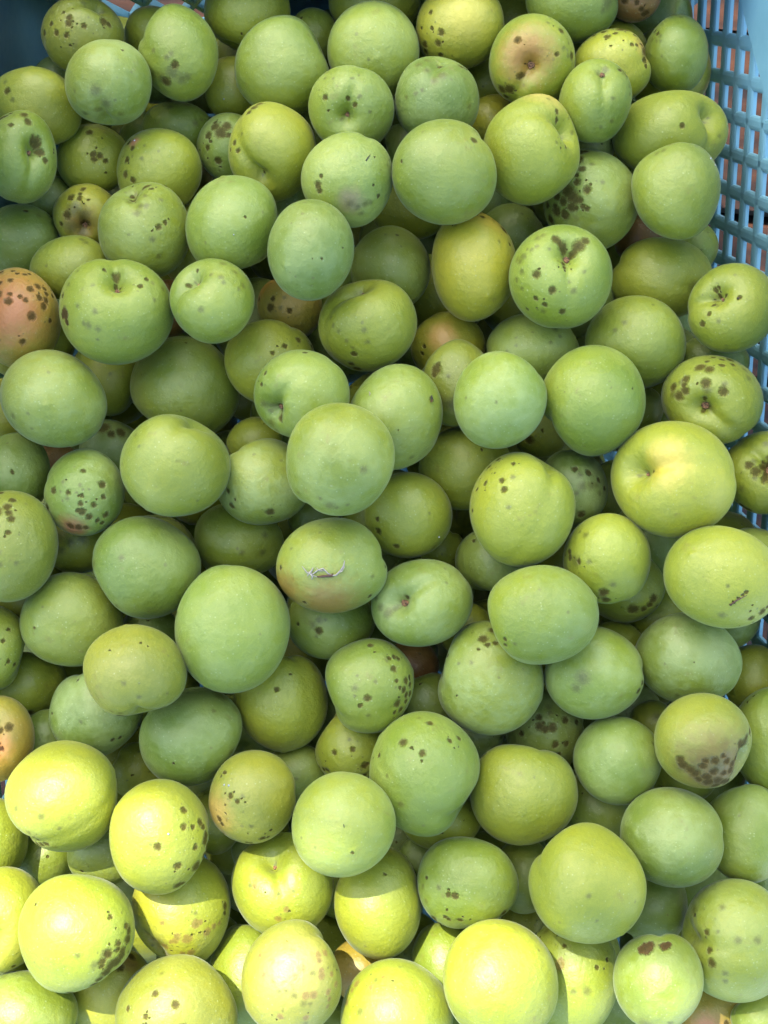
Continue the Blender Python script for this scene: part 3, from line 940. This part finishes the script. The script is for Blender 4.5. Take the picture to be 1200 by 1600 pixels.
# ------------------------------------------------------------------ materials of the crate and ground
def plastic(name, col, rough=.42):
    m = bpy.data.materials.new(name); m.use_nodes = True; t = m.node_tree; b = t.nodes['Principled BSDF']
    tc = nn(t, 'ShaderNodeTexCoord'); n1 = nn(t, 'ShaderNodeTexNoise', i_Scale=22., i_Detail=5.); n2 = nn(t, 'ShaderNodeTexNoise', i_Scale=300., i_Detail=3.)
    for q in (n1, n2): t.links.new(tc.outputs['Object'], q.inputs['Vector'])
    r1 = nn(t, 'ShaderNodeValToRGB'); r1.color_ramp.elements[0].position = .35; r1.color_ramp.elements[1].position = .7
    r1.color_ramp.elements[0].color = tuple(c * .86 for c in col) + (1,); r1.color_ramp.elements[1].color = tuple(min(1, c * 1.1 + .012) for c in col) + (1,)
    t.links.new(n1.outputs['Fac'], r1.inputs[0]); t.links.new(r1.outputs[0], b.inputs['Base Color'])
    mr = nn(t, 'ShaderNodeMapRange', i_3=rough - .08, i_4=rough + .14); t.links.new(n2.outputs['Fac'], mr.inputs[0]); t.links.new(mr.outputs[0], b.inputs['Roughness'])
    bu = nn(t, 'ShaderNodeBump', i_Strength=.3, i_Distance=.0003); t.links.new(n2.outputs['Fac'], bu.inputs['Height']); t.links.new(bu.outputs[0], b.inputs['Normal'])
    b.inputs['Specular IOR Level'].default_value = .5
    return m
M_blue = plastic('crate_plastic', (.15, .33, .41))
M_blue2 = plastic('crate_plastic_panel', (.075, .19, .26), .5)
mg = bpy.data.materials.new('wood_boards'); mg.use_nodes = True; t = mg.node_tree; b = t.nodes['Principled BSDF']; b.inputs['Roughness'].default_value = .8
tc = nn(t, 'ShaderNodeTexCoord'); mp = nn(t, 'ShaderNodeMapping'); mp.inputs['Scale'].default_value = (14, 90, 30); t.links.new(tc.outputs['Object'], mp.inputs[0])
n1 = nn(t, 'ShaderNodeTexNoise', i_Scale=1., i_Detail=6.); t.links.new(mp.outputs[0], n1.inputs['Vector'])
rp = nn(t, 'ShaderNodeValToRGB'); t.links.new(n1.outputs['Fac'], rp.inputs[0])
rp.color_ramp.elements[0].position = .36; rp.color_ramp.elements[0].color = (.010, .003, .002, 1)
rp.color_ramp.elements[1].position = .66; rp.color_ramp.elements[1].color = (.085, .026, .007, 1)
t.links.new(rp.outputs[0], b.inputs['Base Color'])
bu = nn(t, 'ShaderNodeBump', i_Strength=.5, i_Distance=.002); t.links.new(n1.outputs['Fac'], bu.inputs['Height']); t.links.new(bu.outputs[0], b.inputs['Normal'])

ms = bpy.data.materials.new('earth'); ms.use_nodes = True; t = ms.node_tree; b = t.nodes['Principled BSDF']; b.inputs['Roughness'].default_value = .95
tc = nn(t, 'ShaderNodeTexCoord'); n1 = nn(t, 'ShaderNodeTexNoise', i_Scale=6., i_Detail=8.); t.links.new(tc.outputs['Object'], n1.inputs['Vector'])
rp = nn(t, 'ShaderNodeValToRGB'); t.links.new(n1.outputs['Fac'], rp.inputs[0])
rp.color_ramp.elements[0].color = (.12, .09, .06, 1); rp.color_ramp.elements[1].color = (.34, .27, .20, 1); rp.color_ramp.elements[0].position = .3; rp.color_ramp.elements[1].position = .7
t.links.new(rp.outputs[0], b.inputs['Base Color'])
gnd = mesh('ground', [(-60, -60, -.04), (60, -60, -.04), (60, 60, -.04), (-60, 60, -.04)], [(0, 1, 2, 3)], ms); tag(gnd, kind='structure')
# wooden deck boards under the crate
def boxv(x0, x1, y0, y1, z0, z1, bev=.0):
    return [(x0, y0, z0), (x1, y0, z0), (x1, y1, z0), (x0, y1, z0), (x0 + bev, y0 + bev, z1), (x1 - bev, y0 + bev, z1), (x1 - bev, y1 - bev, z1), (x0 + bev, y1 - bev, z1)]
BOXF = [(0, 3, 2, 1), (4, 5, 6, 7), (0, 1, 5, 4), (1, 2, 6, 5), (2, 3, 7, 6), (3, 0, 4, 7)]
deck = empty('deck', (0, 0, 0)); tag(deck, kind='structure')
for q_ in range(17):
    y0 = -.62 + q_ * .088
    w_ = mesh('board', boxv(-.75, .75, y0, y0 + .083, -.035, -.004 + fr_.uniform(-.0012, .0012), .0015), BOXF, mg); w_.parent = deck; w_.location = (fr_.uniform(-.03, .03), 0, 0)

# ------------------------------------------------------------------ the crate
crate = empty('crate', (0, 0, 0))
tag(crate, 'light blue plastic harvest crate with openwork walls holding the plums', 'crate')
def nrm(v): v = np.array(v, float); return v / np.linalg.norm(v)
def bar(VV, FF, p0, p1, wd, dp, width, depth, seg=6):
    """a moulded rib from p0 to p1; wd across, dp towards the inside of the crate; rounded inner edge"""
    base_ = len(VV); prof = [(-.5, 0)] + [(.5 * math.copysign(min(1, abs(math.cos(a_)) * 1.12), math.cos(a_)) * -1, .62 + .38 * math.sin(a_)) for a_ in np.linspace(0.05, math.pi - .05, seg)] + [(.5, 0)]
    prof = [(-.5, 0), (-.5, .62), (-.40, .88), (-.2, 1), (.2, 1), (.40, .88), (.5, .62), (.5, 0)]
    m_ = len(prof)
    for p in (p0, p1):
        for a_, b_ in prof: VV.append(np.array(p) + wd * a_ * width + dp * b_ * depth)
    for q in range(m_): FF.append((base_ + q, base_ + (q + 1) % m_, base_ + m_ + (q + 1) % m_, base_ + m_ + q))
    FF.append(tuple(base_ + q for q in range(m_))[::-1]); FF.append(tuple(base_ + m_ + q for q in range(m_)))
ZB, ZT = .012, .296
# right wall: square mesh of ribs
uR = nrm((-TW, 1, 0)); vR = nrm((LN, 0, 1)); nR = np.cross(vR, uR); nR = nR if nR[0] < 0 else -nR
nR /= np.linalg.norm(nR)
def on_plane(px_, py_, kind):
    r_ = ray(px_, py_)
    if kind == 'R': N_ = np.array([1, TW, -LN]); k_ = KR
    elif kind == 'T': N_ = np.array([-TW, 1, -LT]); k_ = KT
    s = (k_ - N_.dot(CAM)) / N_.dot(r_); return CAM + s * r_
O_R = on_plane(1118, 59, 'R')          # a crossing of ribs seen in the photo
PU, PV = .0139, .0141
VV, FF = [], []
def r_end(v_):            # where a rib along u stops at the end walls
    p = O_R + vR * v_
    a_ = (end_y(p[0], p[2]) - p[1]) / (uR[1] - TW * uR[0]); b_ = (-KB - p[1]) / uR[1]; return b_, a_
vmin = (ZB + .02 - O_R[2]) / vR[2]; vmax = (ZT - .03 - O_R[2]) / vR[2]
k0, k1 = math.ceil(vmin / PV), math.floor(vmax / PV)
for k in range(k0, k1 + 1):
    b_, a_ = r_end(k * PV); bar(VV, FF, O_R + vR * k * PV + uR * b_, O_R + vR * k * PV + uR * a_, vR, nR, .0055, .0022)
b_, a_ = r_end(0)
for k in range(math.ceil(b_ / PU), math.floor((a_ + .05) / PU) + 1):
    p0 = O_R + uR * k * PU + vR * vmin; p1 = O_R + uR * k * PU + vR * vmax
    if p0[1] > end_y(p0[0], p0[2]): continue
    bar(VV, FF, p0 + nR * .0002, p1 + nR * .0002, uR, nR, .0054, .0020)
sw = mesh('side_wall', VV, FF, M_blue, parent=crate)
def slab(VV, FF, pts, nvec, th):
    b0 = len(VV); m_ = len(pts)
    for p in pts: VV.append(np.array(p))
    for p in pts: VV.append(np.array(p) + nvec * th)
    FF.append(tuple(b0 + q for q in range(m_))[::-1]); FF.append(tuple(b0 + m_ + q for q in range(m_)))
    for q in range(m_): FF.append((b0 + q, b0 + (q + 1) % m_, b0 + m_ + (q + 1) % m_, b0 + m_ + q))
# solid lower and upper bands of the right wall
VV, FF = [], []
def rp_(y_, z_): return np.array([right_x(y_, z_), y_, z_])
for z0, z1 in ((ZB, ZB + .022), (ZT - .032, ZT)):
    slab(VV, FF, [rp_(-KB, z0), rp_(end_y(.15, z0) + .012, z0), rp_(end_y(.17, z1) + .012, z1), rp_(-KB, z1)], nR, .0042)
mesh('wall_band', VV, FF, M_blue, parent=crate)
# corner gusset that cuts across the mesh
VV, FF = [], []
gp = [on_plane(x, y, 'R') + nR * .0022 for x, y in ((1163, -48), (1174, 0), (1187, 52), (1201, 104), (1219, 172), (1243, 262), (1330, 262), (1330, -48))]
slab(VV, FF, gp, nR, .0022); mesh('corner_gusset', VV, FF, M_blue, parent=crate)
# far end wall: solid, with a diamond openwork panel on the left
uT = nrm((1, TW, 0)); vT = nrm((0, LT, 1)); nT = np.cross(uT, vT); nT = nT if nT[1] < 0 else -nT; nT /= np.linalg.norm(nT)
O_T = on_plane(205, 24, 'T')
def uv(p): d_ = p - O_T; A_ = np.array([[uT @ uT, uT @ vT], [uT @ vT, vT @ vT]]); return np.linalg.solve(A_, [d_ @ uT, d_ @ vT])
def T_(u_, v_): return O_T + uT * u_ + vT * v_
uB = uv(on_plane(276, 20, 'T'))[0]; hC = uv(on_plane(240, -6, 'T'))[1]
hC = max(.012, min(.06, hC)); uS = uv(on_plane(118, 10, 'T'))[0]; uE = uv(on_plane(334, 10, 'T'))[0]
print('end wall diamond pitch', uB, 'half height', hC, 'O_T', O_T)
vb = (ZB - O_T[2]) / vT[2]; ZE = .205; vt = (ZE - O_T[2]) / vT[2]; vlo, vhi = max(vb + .02, -2 * hC), min(vt - .03, 4 * hC)  # far wall shaped low so more light falls on that end
uLft = uv(np.array([left_x(.2, .2), end_y(left_x(.2, .2), .2), .2]))[0] - .03; uRgt = uv(np.array([right_x(.2, .2), end_y(right_x(.2, .2), .2), .2]))[0] + .004
VV, FF = [], []
for (u0, u1, v0, v1) in ((uLft, uS, vb, vt), (uE, uRgt, vb, vt), (uS, uE, vb, vlo), (uS, uE, vhi, vt)):
    slab(VV, FF, [T_(u0, v0), T_(u1, v0), T_(u1, v1), T_(u0, v1)], nT, .0035)
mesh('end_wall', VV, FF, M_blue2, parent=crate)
VV, FF = [], []
for sgn in (1, -1):
    for k in range(-12, 14):
        # diagonal through node (k*uB, 0) with slope +-(2 hC / uB)
        sl_ = sgn * 2 * hC / uB; u_a, u_b = uS, uE
        pts_ = []
        for v_ in (vlo, vhi): pts_.append((k * uB + v_ / sl_, v_))
        (ua, va), (ub, vb_) = sorted(pts_)
        if ub <= uS or ua >= uE: continue
        if ua < uS: va += (uS - ua) * sl_; ua = uS
        if ub > uE: vb_ -= (ub - uE) * sl_; ub = uE
        if ub - ua < .001: continue
        p0, p1 = T_(ua, va), T_(ub, vb_); dd_ = nrm(p1 - p0); bar(VV, FF, p0 + nT * (.0001 * sgn), p1 + nT * (.0001 * sgn), np.cross(nT, dd_), nT, .0036, .0046)
mesh('openwork_panel', VV, FF, M_blue, parent=crate)
VV, FF = [], []
def lq(y_, z_): return np.array([-(KL + LN * z_ + TW * y_), y_, z_])
uL = nrm((-TW, 1, 0)); vL = nrm((-LN, 0, 1)); nLi = nrm((1, TW, LN))
z_ = ZB + .03
while z_ < ZT - .02:
    bar(VV, FF, lq(-KB, z_), lq(.075, z_), vL, nLi, .0033, .0017); z_ += .0115
y_ = -KB + .012
while y_ < .075:
    bar(VV, FF, lq(y_, ZB + .02) + nLi * .0002, lq(y_, ZT - .015) + nLi * .0002, uL, nLi, .0040, .0015); y_ += .0129
mesh('wall_mesh', VV, FF, M_blue, parent=crate)
# left wall, near end wall, floor, rim
VV, FF = [], []
def lp(y_, z_): return np.array([left_x(y_, z_), y_, z_])
nL = nrm((1, TW, LN))
slab(VV, FF, [lp(.075, ZB), lp(end_y(-.15, ZB) + .01, ZB), lp(end_y(-.17, ZT) + .01, ZT), lp(.075, ZT)], nL, .0035)
for z0, z1 in ((ZB, ZB + .022), (ZT - .02, ZT)): slab(VV, FF, [lp(-KB, z0), lp(.0749, z0), lp(.0749, z1), lp(-KB, z1)], nL, .0035)
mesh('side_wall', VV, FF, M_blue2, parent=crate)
VV, FF = [], []
slab(VV, FF, [(left_x(-KB, ZB), -KB, ZB), (right_x(-KB, ZB), -KB, ZB), (right_x(-KB, ZT), -KB - .02, ZT), (left_x(-KB, ZT), -KB - .02, ZT)], np.array([0, -1., 0]), .0035)
mesh('end_wall', VV, FF, M_blue2, parent=crate)
VV, FF = [], []
slab(VV, FF, [(left_x(-KB, 0) - .004, -KB - .006, 0), (right_x(-KB, 0) + .004, -KB - .006, 0), (right_x(.19, 0) + .004, end_y(.12, 0) + .008, 0), (left_x(.19, 0) - .004, end_y(-.14, 0) + .008, 0)], np.array([0, 0, 1.]), ZB + .001)
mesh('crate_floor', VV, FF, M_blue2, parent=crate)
VV, FF = [], []
cn = [np.array([left_x(-KB, ZT), -KB - .02, ZT]), np.array([right_x(-KB, ZT), -KB - .02, ZT]), np.array([right_x(.25, ZT), end_y(right_x(.25, ZT), ZT), ZT]), np.array([left_x(.21, ZT), end_y(left_x(.21, ZT), ZT), ZT])]
for q in range(4):
    a_, b_ = cn[q], cn[(q + 1) % 4]
    if q == 2: a_ = np.array([a_[0] - .01, end_y(a_[0], ZE), ZE]); b_ = np.array([b_[0] + .01, end_y(b_[0], ZE), ZE])   # rim of this side lowered to let light reach the far plums
    d_ = nrm(b_ - a_); o_ = np.cross(d_, [0, 0, 1.])
    bar(VV, FF, a_ - d_ * .006, b_ + d_ * .006, o_, np.array([0, 0, 1.]), .018, .010)
mesh('rim', VV, FF, M_blue, parent=crate)

# ------------------------------------------------------------------ unseen translucent sheet, added to shade the far part of the heap
mc = bpy.data.materials.new('canvas'); mc.use_nodes = True; b = mc.node_tree.nodes['Principled BSDF']; 
t = mc.node_tree; b.inputs['Base Color'].default_value = (.80, .76, .66, 1); b.inputs['Roughness'].default_value = .9
tl_ = nn(t, 'ShaderNodeBsdfTranslucent'); tl_.inputs[0].default_value = (.96, .93, .84, 1); mx = nn(t, 'ShaderNodeMixShader'); mx.inputs[0].default_value = .85  # strong translucency brightens the shade under the added sheet
t.links.new(b.outputs[0], mx.inputs[1]); t.links.new(tl_.outputs[0], mx.inputs[2]); t.links.new(mx.outputs[0], t.nodes['Material Output'].inputs[0])
H_ = 1.25
def hit(px_, py_, d_):
    p = at(px_, py_, d_); return p + SUN * ((H_ - p[2]) / SUN[2])
e0 = hit(0, 1110, .505); e1 = hit(1100, 1480, .50); ed = nrm(e1 - e0); pr = np.cross([0, 0, 1.], ed); pr = pr if pr[1] > 0 else -pr
aw = empty('awning', tuple(e0)); tag(aw, 'plain canvas sheet added out of view to shade the far end of the crate', 'awning')
VV, FF = [], []; NX, NY = 24, 10
for a_ in range(NX + 1):
    for c_ in range(NY + 1):
        q = e0 + ed * ((a_ / NX - .45) * 3.2) + pr * (c_ / NY * .60); z = .02 * math.sin(a_ * 1.3) * (c_ / NY) + .10 * c_ / NY
        VV.append(q - e0 + np.array([0, 0, z]))
for a_ in range(NX):
    for c_ in range(NY): p = a_ * (NY + 1) + c_; FF.append((p, p + 1, p + NY + 2, p + NY + 1))
cl = mesh('cloth', VV, FF, mc, True, aw); 
VV, FF = [], []
bar(VV, FF, ed * -1.44, ed * 1.76, pr, np.array([0, 0, -1.]), .02, .02); mesh('edge_rail', VV, FF, mc, parent=aw)
for s_ in (-1.40, 1.72):
    VV, FF = [], []
    p = ed * s_ + pr * .58; w = p.copy(); w[2] = -H_ - .04; p[2] = .09
    bar(VV, FF, w, p, ed, pr, .04, .04); mesh('post', VV, FF, mg, parent=aw)
# ------------------------------------------------------------------ small things lying on the plums
def simple(name, col, rough=.6, **kw):
    m = bpy.data.materials.new(name); m.use_nodes = True; b = m.node_tree.nodes['Principled BSDF']; t = m.node_tree
    n_ = nn(t, 'ShaderNodeTexNoise', i_Scale=900.); tc = nn(t, 'ShaderNodeTexCoord'); t.links.new(tc.outputs['Object'], n_.inputs['Vector'])
    r_ = nn(t, 'ShaderNodeValToRGB'); r_.color_ramp.elements[0].color = tuple(c * .6 for c in col) + (1,); r_.color_ramp.elements[1].color = tuple(col) + (1,)
    t.links.new(n_.outputs['Fac'], r_.inputs[0]); t.links.new(r_.outputs[0], b.inputs['Base Color']); b.inputs['Roughness'].default_value = rough
    for k_, v_ in kw.items(): b.inputs[k_.replace('_', ' ')].default_value = v_
    return m
def frame_on(i, x, y):
    """world point just on plum i under the pixel, with its normal and the picture's right / up directions along the skin"""
    k = IX[i]; v, (a, b, c), tt = surf_cam(i, x, y)
    rot = lambda q: np.array([q[0] * math.cos(tt) - q[1] * math.sin(tt), q[0] * math.sin(tt) + q[1] * math.cos(tt), q[2]])
    pz = R @ rot(v) * SC[k]; nz_ = nrm(R @ rot(v / np.array([a * a, b * b, c * c])))
    me = PLUM[i].data; co = np.empty(len(me.vertices) * 3, np.float32); me.vertices.foreach_get('co', co); co = co.reshape(-1, 3)
    dirs = co / np.linalg.norm(co, axis=1)[:, None]; j = np.argsort(-(dirs @ nrm(pz)))[:4]
    pz = nrm(pz) * np.linalg.norm(co[j], axis=1).mean()
    ex = nrm(R @ np.array([1., 0, 0]) - nz_ * (R @ np.array([1., 0, 0])).dot(nz_)); ey = np.cross(nz_, ex)
    return WP[k] + pz, ex, ey, nz_, SC[k]
def tube(VV, FF, pts, rads, seg=6):
    b0 = len(VV); pts = [np.array(p, float) for p in pts]
    for q, p in enumerate(pts):
        d_ = nrm(pts[min(q + 1, len(pts) - 1)] - pts[max(q - 1, 0)]); a_ = np.cross(d_, [.3, .2, 1.]); a_ = nrm(a_); c_ = np.cross(d_, a_)
        for m_ in range(seg):
            w = 2 * math.pi * m_ / seg; VV.append(p + (a_ * math.cos(w) + c_ * math.sin(w)) * rads[q])
    for q in range(len(pts) - 1):
        for m_ in range(seg):
            p0 = b0 + q * seg + m_; p1 = b0 + q * seg + (m_ + 1) % seg; FF.append((p0, p1, p1 + seg, p0 + seg))
    FF.append(tuple(b0 + m_ for m_ in range(seg))[::-1]); FF.append(tuple(b0 + (len(pts) - 1) * seg + m_ for m_ in range(seg)))
M_blk = simple('insect_black', (.018, .014, .012), .35); M_amb = simple('insect_amber', (.22, .09, .02), .4); M_wing = simple('wing', (.05, .045, .035), .25)
M_husk = simple('dried_husk', (.36, .33, .27), .9); M_brn = simple('dried_brown', (.10, .05, .03), .8); M_dew = simple('dew', (.4, .43, .42), .06)
# the fly
o_, ex, ey, ez, sc = frame_on(58, 668, 629)
fly = empty('fly', o_); tag(fly, 'tiny black fly sitting on a light green plum near the centre', 'fly')
L = lambda a, b_, c_: (ex * a + ey * b_ + ez * c_) * sc
for nm, mt, pts, rads in (('abdomen', M_amb, [(-.6, -6.5, 2), (-.5, -5, 2.3), (-.2, -3, 2.6), (0, -1.2, 2.4)], [.4, 1.5, 1.9, .9]),
                          ('thorax', M_blk, [(0, -1.4, 2.4), (.1, .2, 2.8), (.2, 2.4, 2.6), (.2, 3.2, 2.5)], [.9, 2.0, 1.7, .7]),
                          ('head', M_blk, [(.2, 3.1, 2.4), (.3, 4.2, 2.5), (.3, 5.4, 2.2)], [.7, 1.6, .5])):
    VV, FF = [], []; tube(VV, FF, [L(*p) for p in pts], [r_ * sc for r_ in rads], 9); mesh(nm, VV, FF, mt, True, fly)
for sg in (-1, 1):
    VV, FF = [], []; slab(VV, FF, [L(sg * .6, 1.5, 4.2), L(sg * 2.6, -1.5, 4), L(sg * 2.9, -5, 3.4), L(sg * 1.4, -6.2, 3.4), L(sg * .5, -3, 4)], ez, .15 * sc); mesh('wing', VV, FF, M_wing, False, fly)
    for lg in (-1.2, .4, 1.9):
        VV, FF = [], []; tube(VV, FF, [L(sg * .9, lg, 2.2), L(sg * 2.6, lg * 1.5, 3.0), L(sg * 3.6, lg * 2, .2)], [.35 * sc, .28 * sc, .2 * sc], 5); mesh('leg', VV, FF, M_blk, False, fly)
# husk scrap
o_, ex, ey, ez, sc = frame_on(90, 510, 890)
hk = empty('dried_husk', o_); tag(hk, 'curled scrap of dried white husk stuck on a yellow-green plum', 'husk scrap')
H = lambda x, y, z=1.: (ex * (x - 510) + ey * (890 - y) + ez * z) * sc
VV, FF = [], []
for pts, w_ in (([(484, 897), (490, 890), (493, 884)], 1.6), ([(486, 890), (492, 897), (491, 902)], 1.5), ([(476, 882), (484, 892), (492, 894), (500, 888), (508, 885), (516, 893), (522, 895)], 1.1), ([(520, 896), (528, 895), (534, 889), (539, 882), (541, 873)], 1.4), ([(531, 892), (537, 889), (541, 882)], .9), ([(492, 896), (499, 898)], 1.3), ([(498, 884), (504, 889), (511, 888)], .8)):
    tube(VV, FF, [H(x, y, 1.2 + .9 * math.sin(q * 1.7)) for q, (x, y) in enumerate(pts)], [w_ * sc * (.5 if q in (0, len(pts) - 1) else 1) for q in range(len(pts))], 6)
mesh('husk_strand', VV, FF, M_husk, True, hk)
VV, FF = [], []; tube(VV, FF, [H(499, 898, .8), (H(508, 897, 1.4)), H(522, 896, 1.2), H(523, 893, .8)], [1. * sc, 1.9 * sc, 2.1 * sc, .8 * sc]); mesh('husk_core', VV, FF, M_brn, True, hk)
# splinters and a fibre
def splinter(i, pts, w_, mt, label):
    cx, cy = pts[0]; o_, ex, ey, ez, sc = frame_on(i, cx, cy); VV, FF = [], []
    tube(VV, FF, [(ex * (x - cx) + ey * (cy - y) + ez * (.5 + .3 * q)) * sc for q, (x, y) in enumerate(pts)], [w_ * sc] * (len(pts) - 1) + [w_ * .4 * sc])
    tag(mesh('splinter', VV, FF, mt, True, loc=o_), label, 'splinter')
splinter(27, [(572, 266), (575, 261), (579, 255)], 1.0, M_blk, 'tiny dark splinter lying on the pale plum below the stem-dimpled one, top centre')
splinter(127, [(539, 1272), (540, 1277)], .8, M_blk, 'tiny dark speck of twig on the smooth green plum in the lower middle')
splinter(58, [(579, 618), (581, 622), (580, 626)], .8, M_husk, 'short whitish scratch fibre on the plum that carries the fly')
splinter(87, [(280, 1181), (281, 1178)], .7, M_brn, 'tiny brown fleck on the dark plum behind the sunlit ones')
splinter(99, [(1125, 941), (1133, 932), (1148, 921)], 1.3, M_brn, 'thin brown scar thread on the big yellow-green plum at the right edge')
splinter(47, [(1136, 475), (1142, 474)], 1.3, M_blk, 'black fleck on the round light plum against the mesh wall')
# dew drops
for i, x, y, rr, lab in ((24, 1102, 257, 1.7, 'upper dew drop on the plum against the blue mesh'), (24, 1110, 266, 1.5, 'lower dew drop on the plum against the blue mesh'),
                    (126, 357, 1218, 1.5, 'left dew drop on the orange-cheeked olive plum'), (126, 364, 1218, 1.8, 'right dew drop on the orange-cheeked olive plum'),
                    (129, 274, 1287, 1.8, 'dew drop on the spotted sunlit yellow plum'), (91, 684, 838, 1.6, 'dew drop on the olive plum right of centre'),
                    (6, 354, 165, 1.3, 'dew drop on the half-hidden yellow-green plum near the top'), (32, 217, 230, 1.6, 'dew drop on the pink mark of a green plum, upper left'),
                    (36, 372, 379, 1.0, 'dew drop on the pale green pear-topped plum, upper left')):
    o_, ex, ey, ez, sc = frame_on(i, x, y); VV, FF = [], []
    tube(VV, FF, [-ez * .3 * rr * sc, ez * .2 * rr * sc, ez * .7 * rr * sc, ez * 1. * rr * sc], [rr * sc, rr * 1.05 * sc, rr * .75 * sc, rr * .2 * sc], 10)
    tag(mesh('dew_drop', VV, FF, M_dew, True, loc=o_), lab, 'dew drop', 'dew drops on the plums')

# ------------------------------------------------------------------ labels
ANCH = {65: 'the big green plum with a reddish scab', 66: 'the orange-red freckled plum', 43: 'the plum with a blotched stem dimple',
 59: 'the large dark green plum at the centre', 58: 'the plum with the fly', 90: 'the plum with the white husk scrap', 97: 'the big cleft yellow plum',
 40: 'the yellow-topped oval plum', 42: 'the plum thickly spotted down its left side', 15: 'the plum with an orange-brown stem hollow', 12: 'the yellow plum at the top edge',
 117: 'the yellow plum with black rot', 109: 'the dark plum spotted along its right side', 106: 'the oval plum with a brown stem button', 137: 'the sunlit plum with pinkish spots',
 145: 'the olive plum crowded with reddish spots', 149: 'the brightest sunlit yellow plum', 152: 'the large tilted oval plum', 160: 'the plum with a red-brown patch on top',
 76: 'the speckled plum with a russet underside', 126: 'the plum with an orange left cheek', 37: 'the dark green egg-shaped plum', 48: 'the plum with spots around a dark stem hole',
 98: 'the plum with a star-like dark stem scar', 23: 'the wide plum beside the blue mesh', 33: 'the left-edge plum with a deep brown hollow', 55: 'the orange plum with round dark spots',
 122: 'the big green plum dotted near its top', 10: 'the pale green plum at top centre', 154: 'the grey-green plum with a faint seam', 139: 'the sunlit plum with dark speckled rim',
 34: 'the small yellow plum with a dark hollow', 77: 'the large olive plum cut by the left edge', 85: 'the dull olive plum notched underneath', 27: 'the pale plum with a dark splinter',
 1: 'the spotted olive plum in the back left corner', 20: 'the egg-shaped plum in the back right corner', 13: 'the plum with a dark open dimple near its foot',
 81: 'the tall smooth pale green plum', 93: 'the tall yellow-green plum with few brown dots', 19: 'the yellow plum with brown blotches on top', 7: 'the dull olive plum at the upper left edge',
 99: 'the big plum with a thin brown scratch', 159: 'the large green plum spotted down its left', 124: 'the grey-green plum with paired dots', 47: 'the round light plum against the mesh',
 3: 'the green plum smudged dark below', 129: 'the sunlit yellow plum dotted on its right', 64: 'the plum with a cut-like crease on top', 70: 'the pale plum with a pink tip, left edge'}
CW = dict(P='pale green', G='mid green', D='deep blue-green', Y='yellow-green', W='yellow', O='orange-flushed', V='olive green', R='russet brown')
def where(i, j):
    dx, dy = P[i][0] - P[j][0], P[i][1] - P[j][1]; a_ = math.degrees(math.atan2(-dy, dx)) % 360
    return ['right of', 'up and right of', 'above', 'up and left of', 'left of', 'down and left of', 'below', 'down and right of'][int((a_ + 22.5) // 45) % 8]
used = set(); fixed = {}
for i in ANCH: fixed[i] = ANCH[i].replace('the ', '', 1) if len(ANCH[i].split()) > 4 else ANCH[i].replace('the ', 'the one ', 1)
for i in IDS:
    if i in ANCH:
        lab = ANCH[i].replace('the ', '', 1)
        if len(lab.split()) < 5: lab = {58: 'light green plum with a tiny black fly on it'}.get(i, lab + ' in the crate')
    else:
        look = CW[P[i][6]]; big = P[i][2] + P[i][3]; sp = len([q for q in SPOTS.get(i, []) if q[0] != 'f'])
        hidden = P[i][5] <= 4
        vis = ('half-hidden ' if hidden else ('large ' if big > 160 else ''))
        mark = 'spotted ' if sp >= 4 else ('smooth ' if i not in SPOTS and not hidden else '')
        lab = None
        for j in sorted(ANCH, key=lambda q: (P[i][0] - P[q][0]) ** 2 + (P[i][1] - P[q][1]) ** 2)[:6]:
            c_ = f"{vis}{mark}{look} plum {where(i, j)} {ANCH[j]}"
            if len(c_.split()) > 16: c_ = f"{look} plum {where(i, j)} {ANCH[j]}"
            if c_ not in used and len(c_.split()) <= 16: lab = c_; break
        if lab is None: lab = c_
    used.add(lab); tag(PLUM[i], lab, 'plum', 'green plums heaped in the blue crate')

for o, m_ in FILL:
    lab = None
    for j in sorted(ANCH, key=lambda q: (m_[0] - P[q][0]) ** 2 + (m_[1] - P[q][1]) ** 2)[:7]:
        P[-1] = [m_[0], m_[1]]; c_ = f"deep dim plum {where(-1, j)} {ANCH[j]}"
        if c_ not in used and len(c_.split()) <= 16: lab = c_; break
    used.add(lab or c_); tag(o, lab or c_, 'plum', 'green plums heaped in the blue crate')
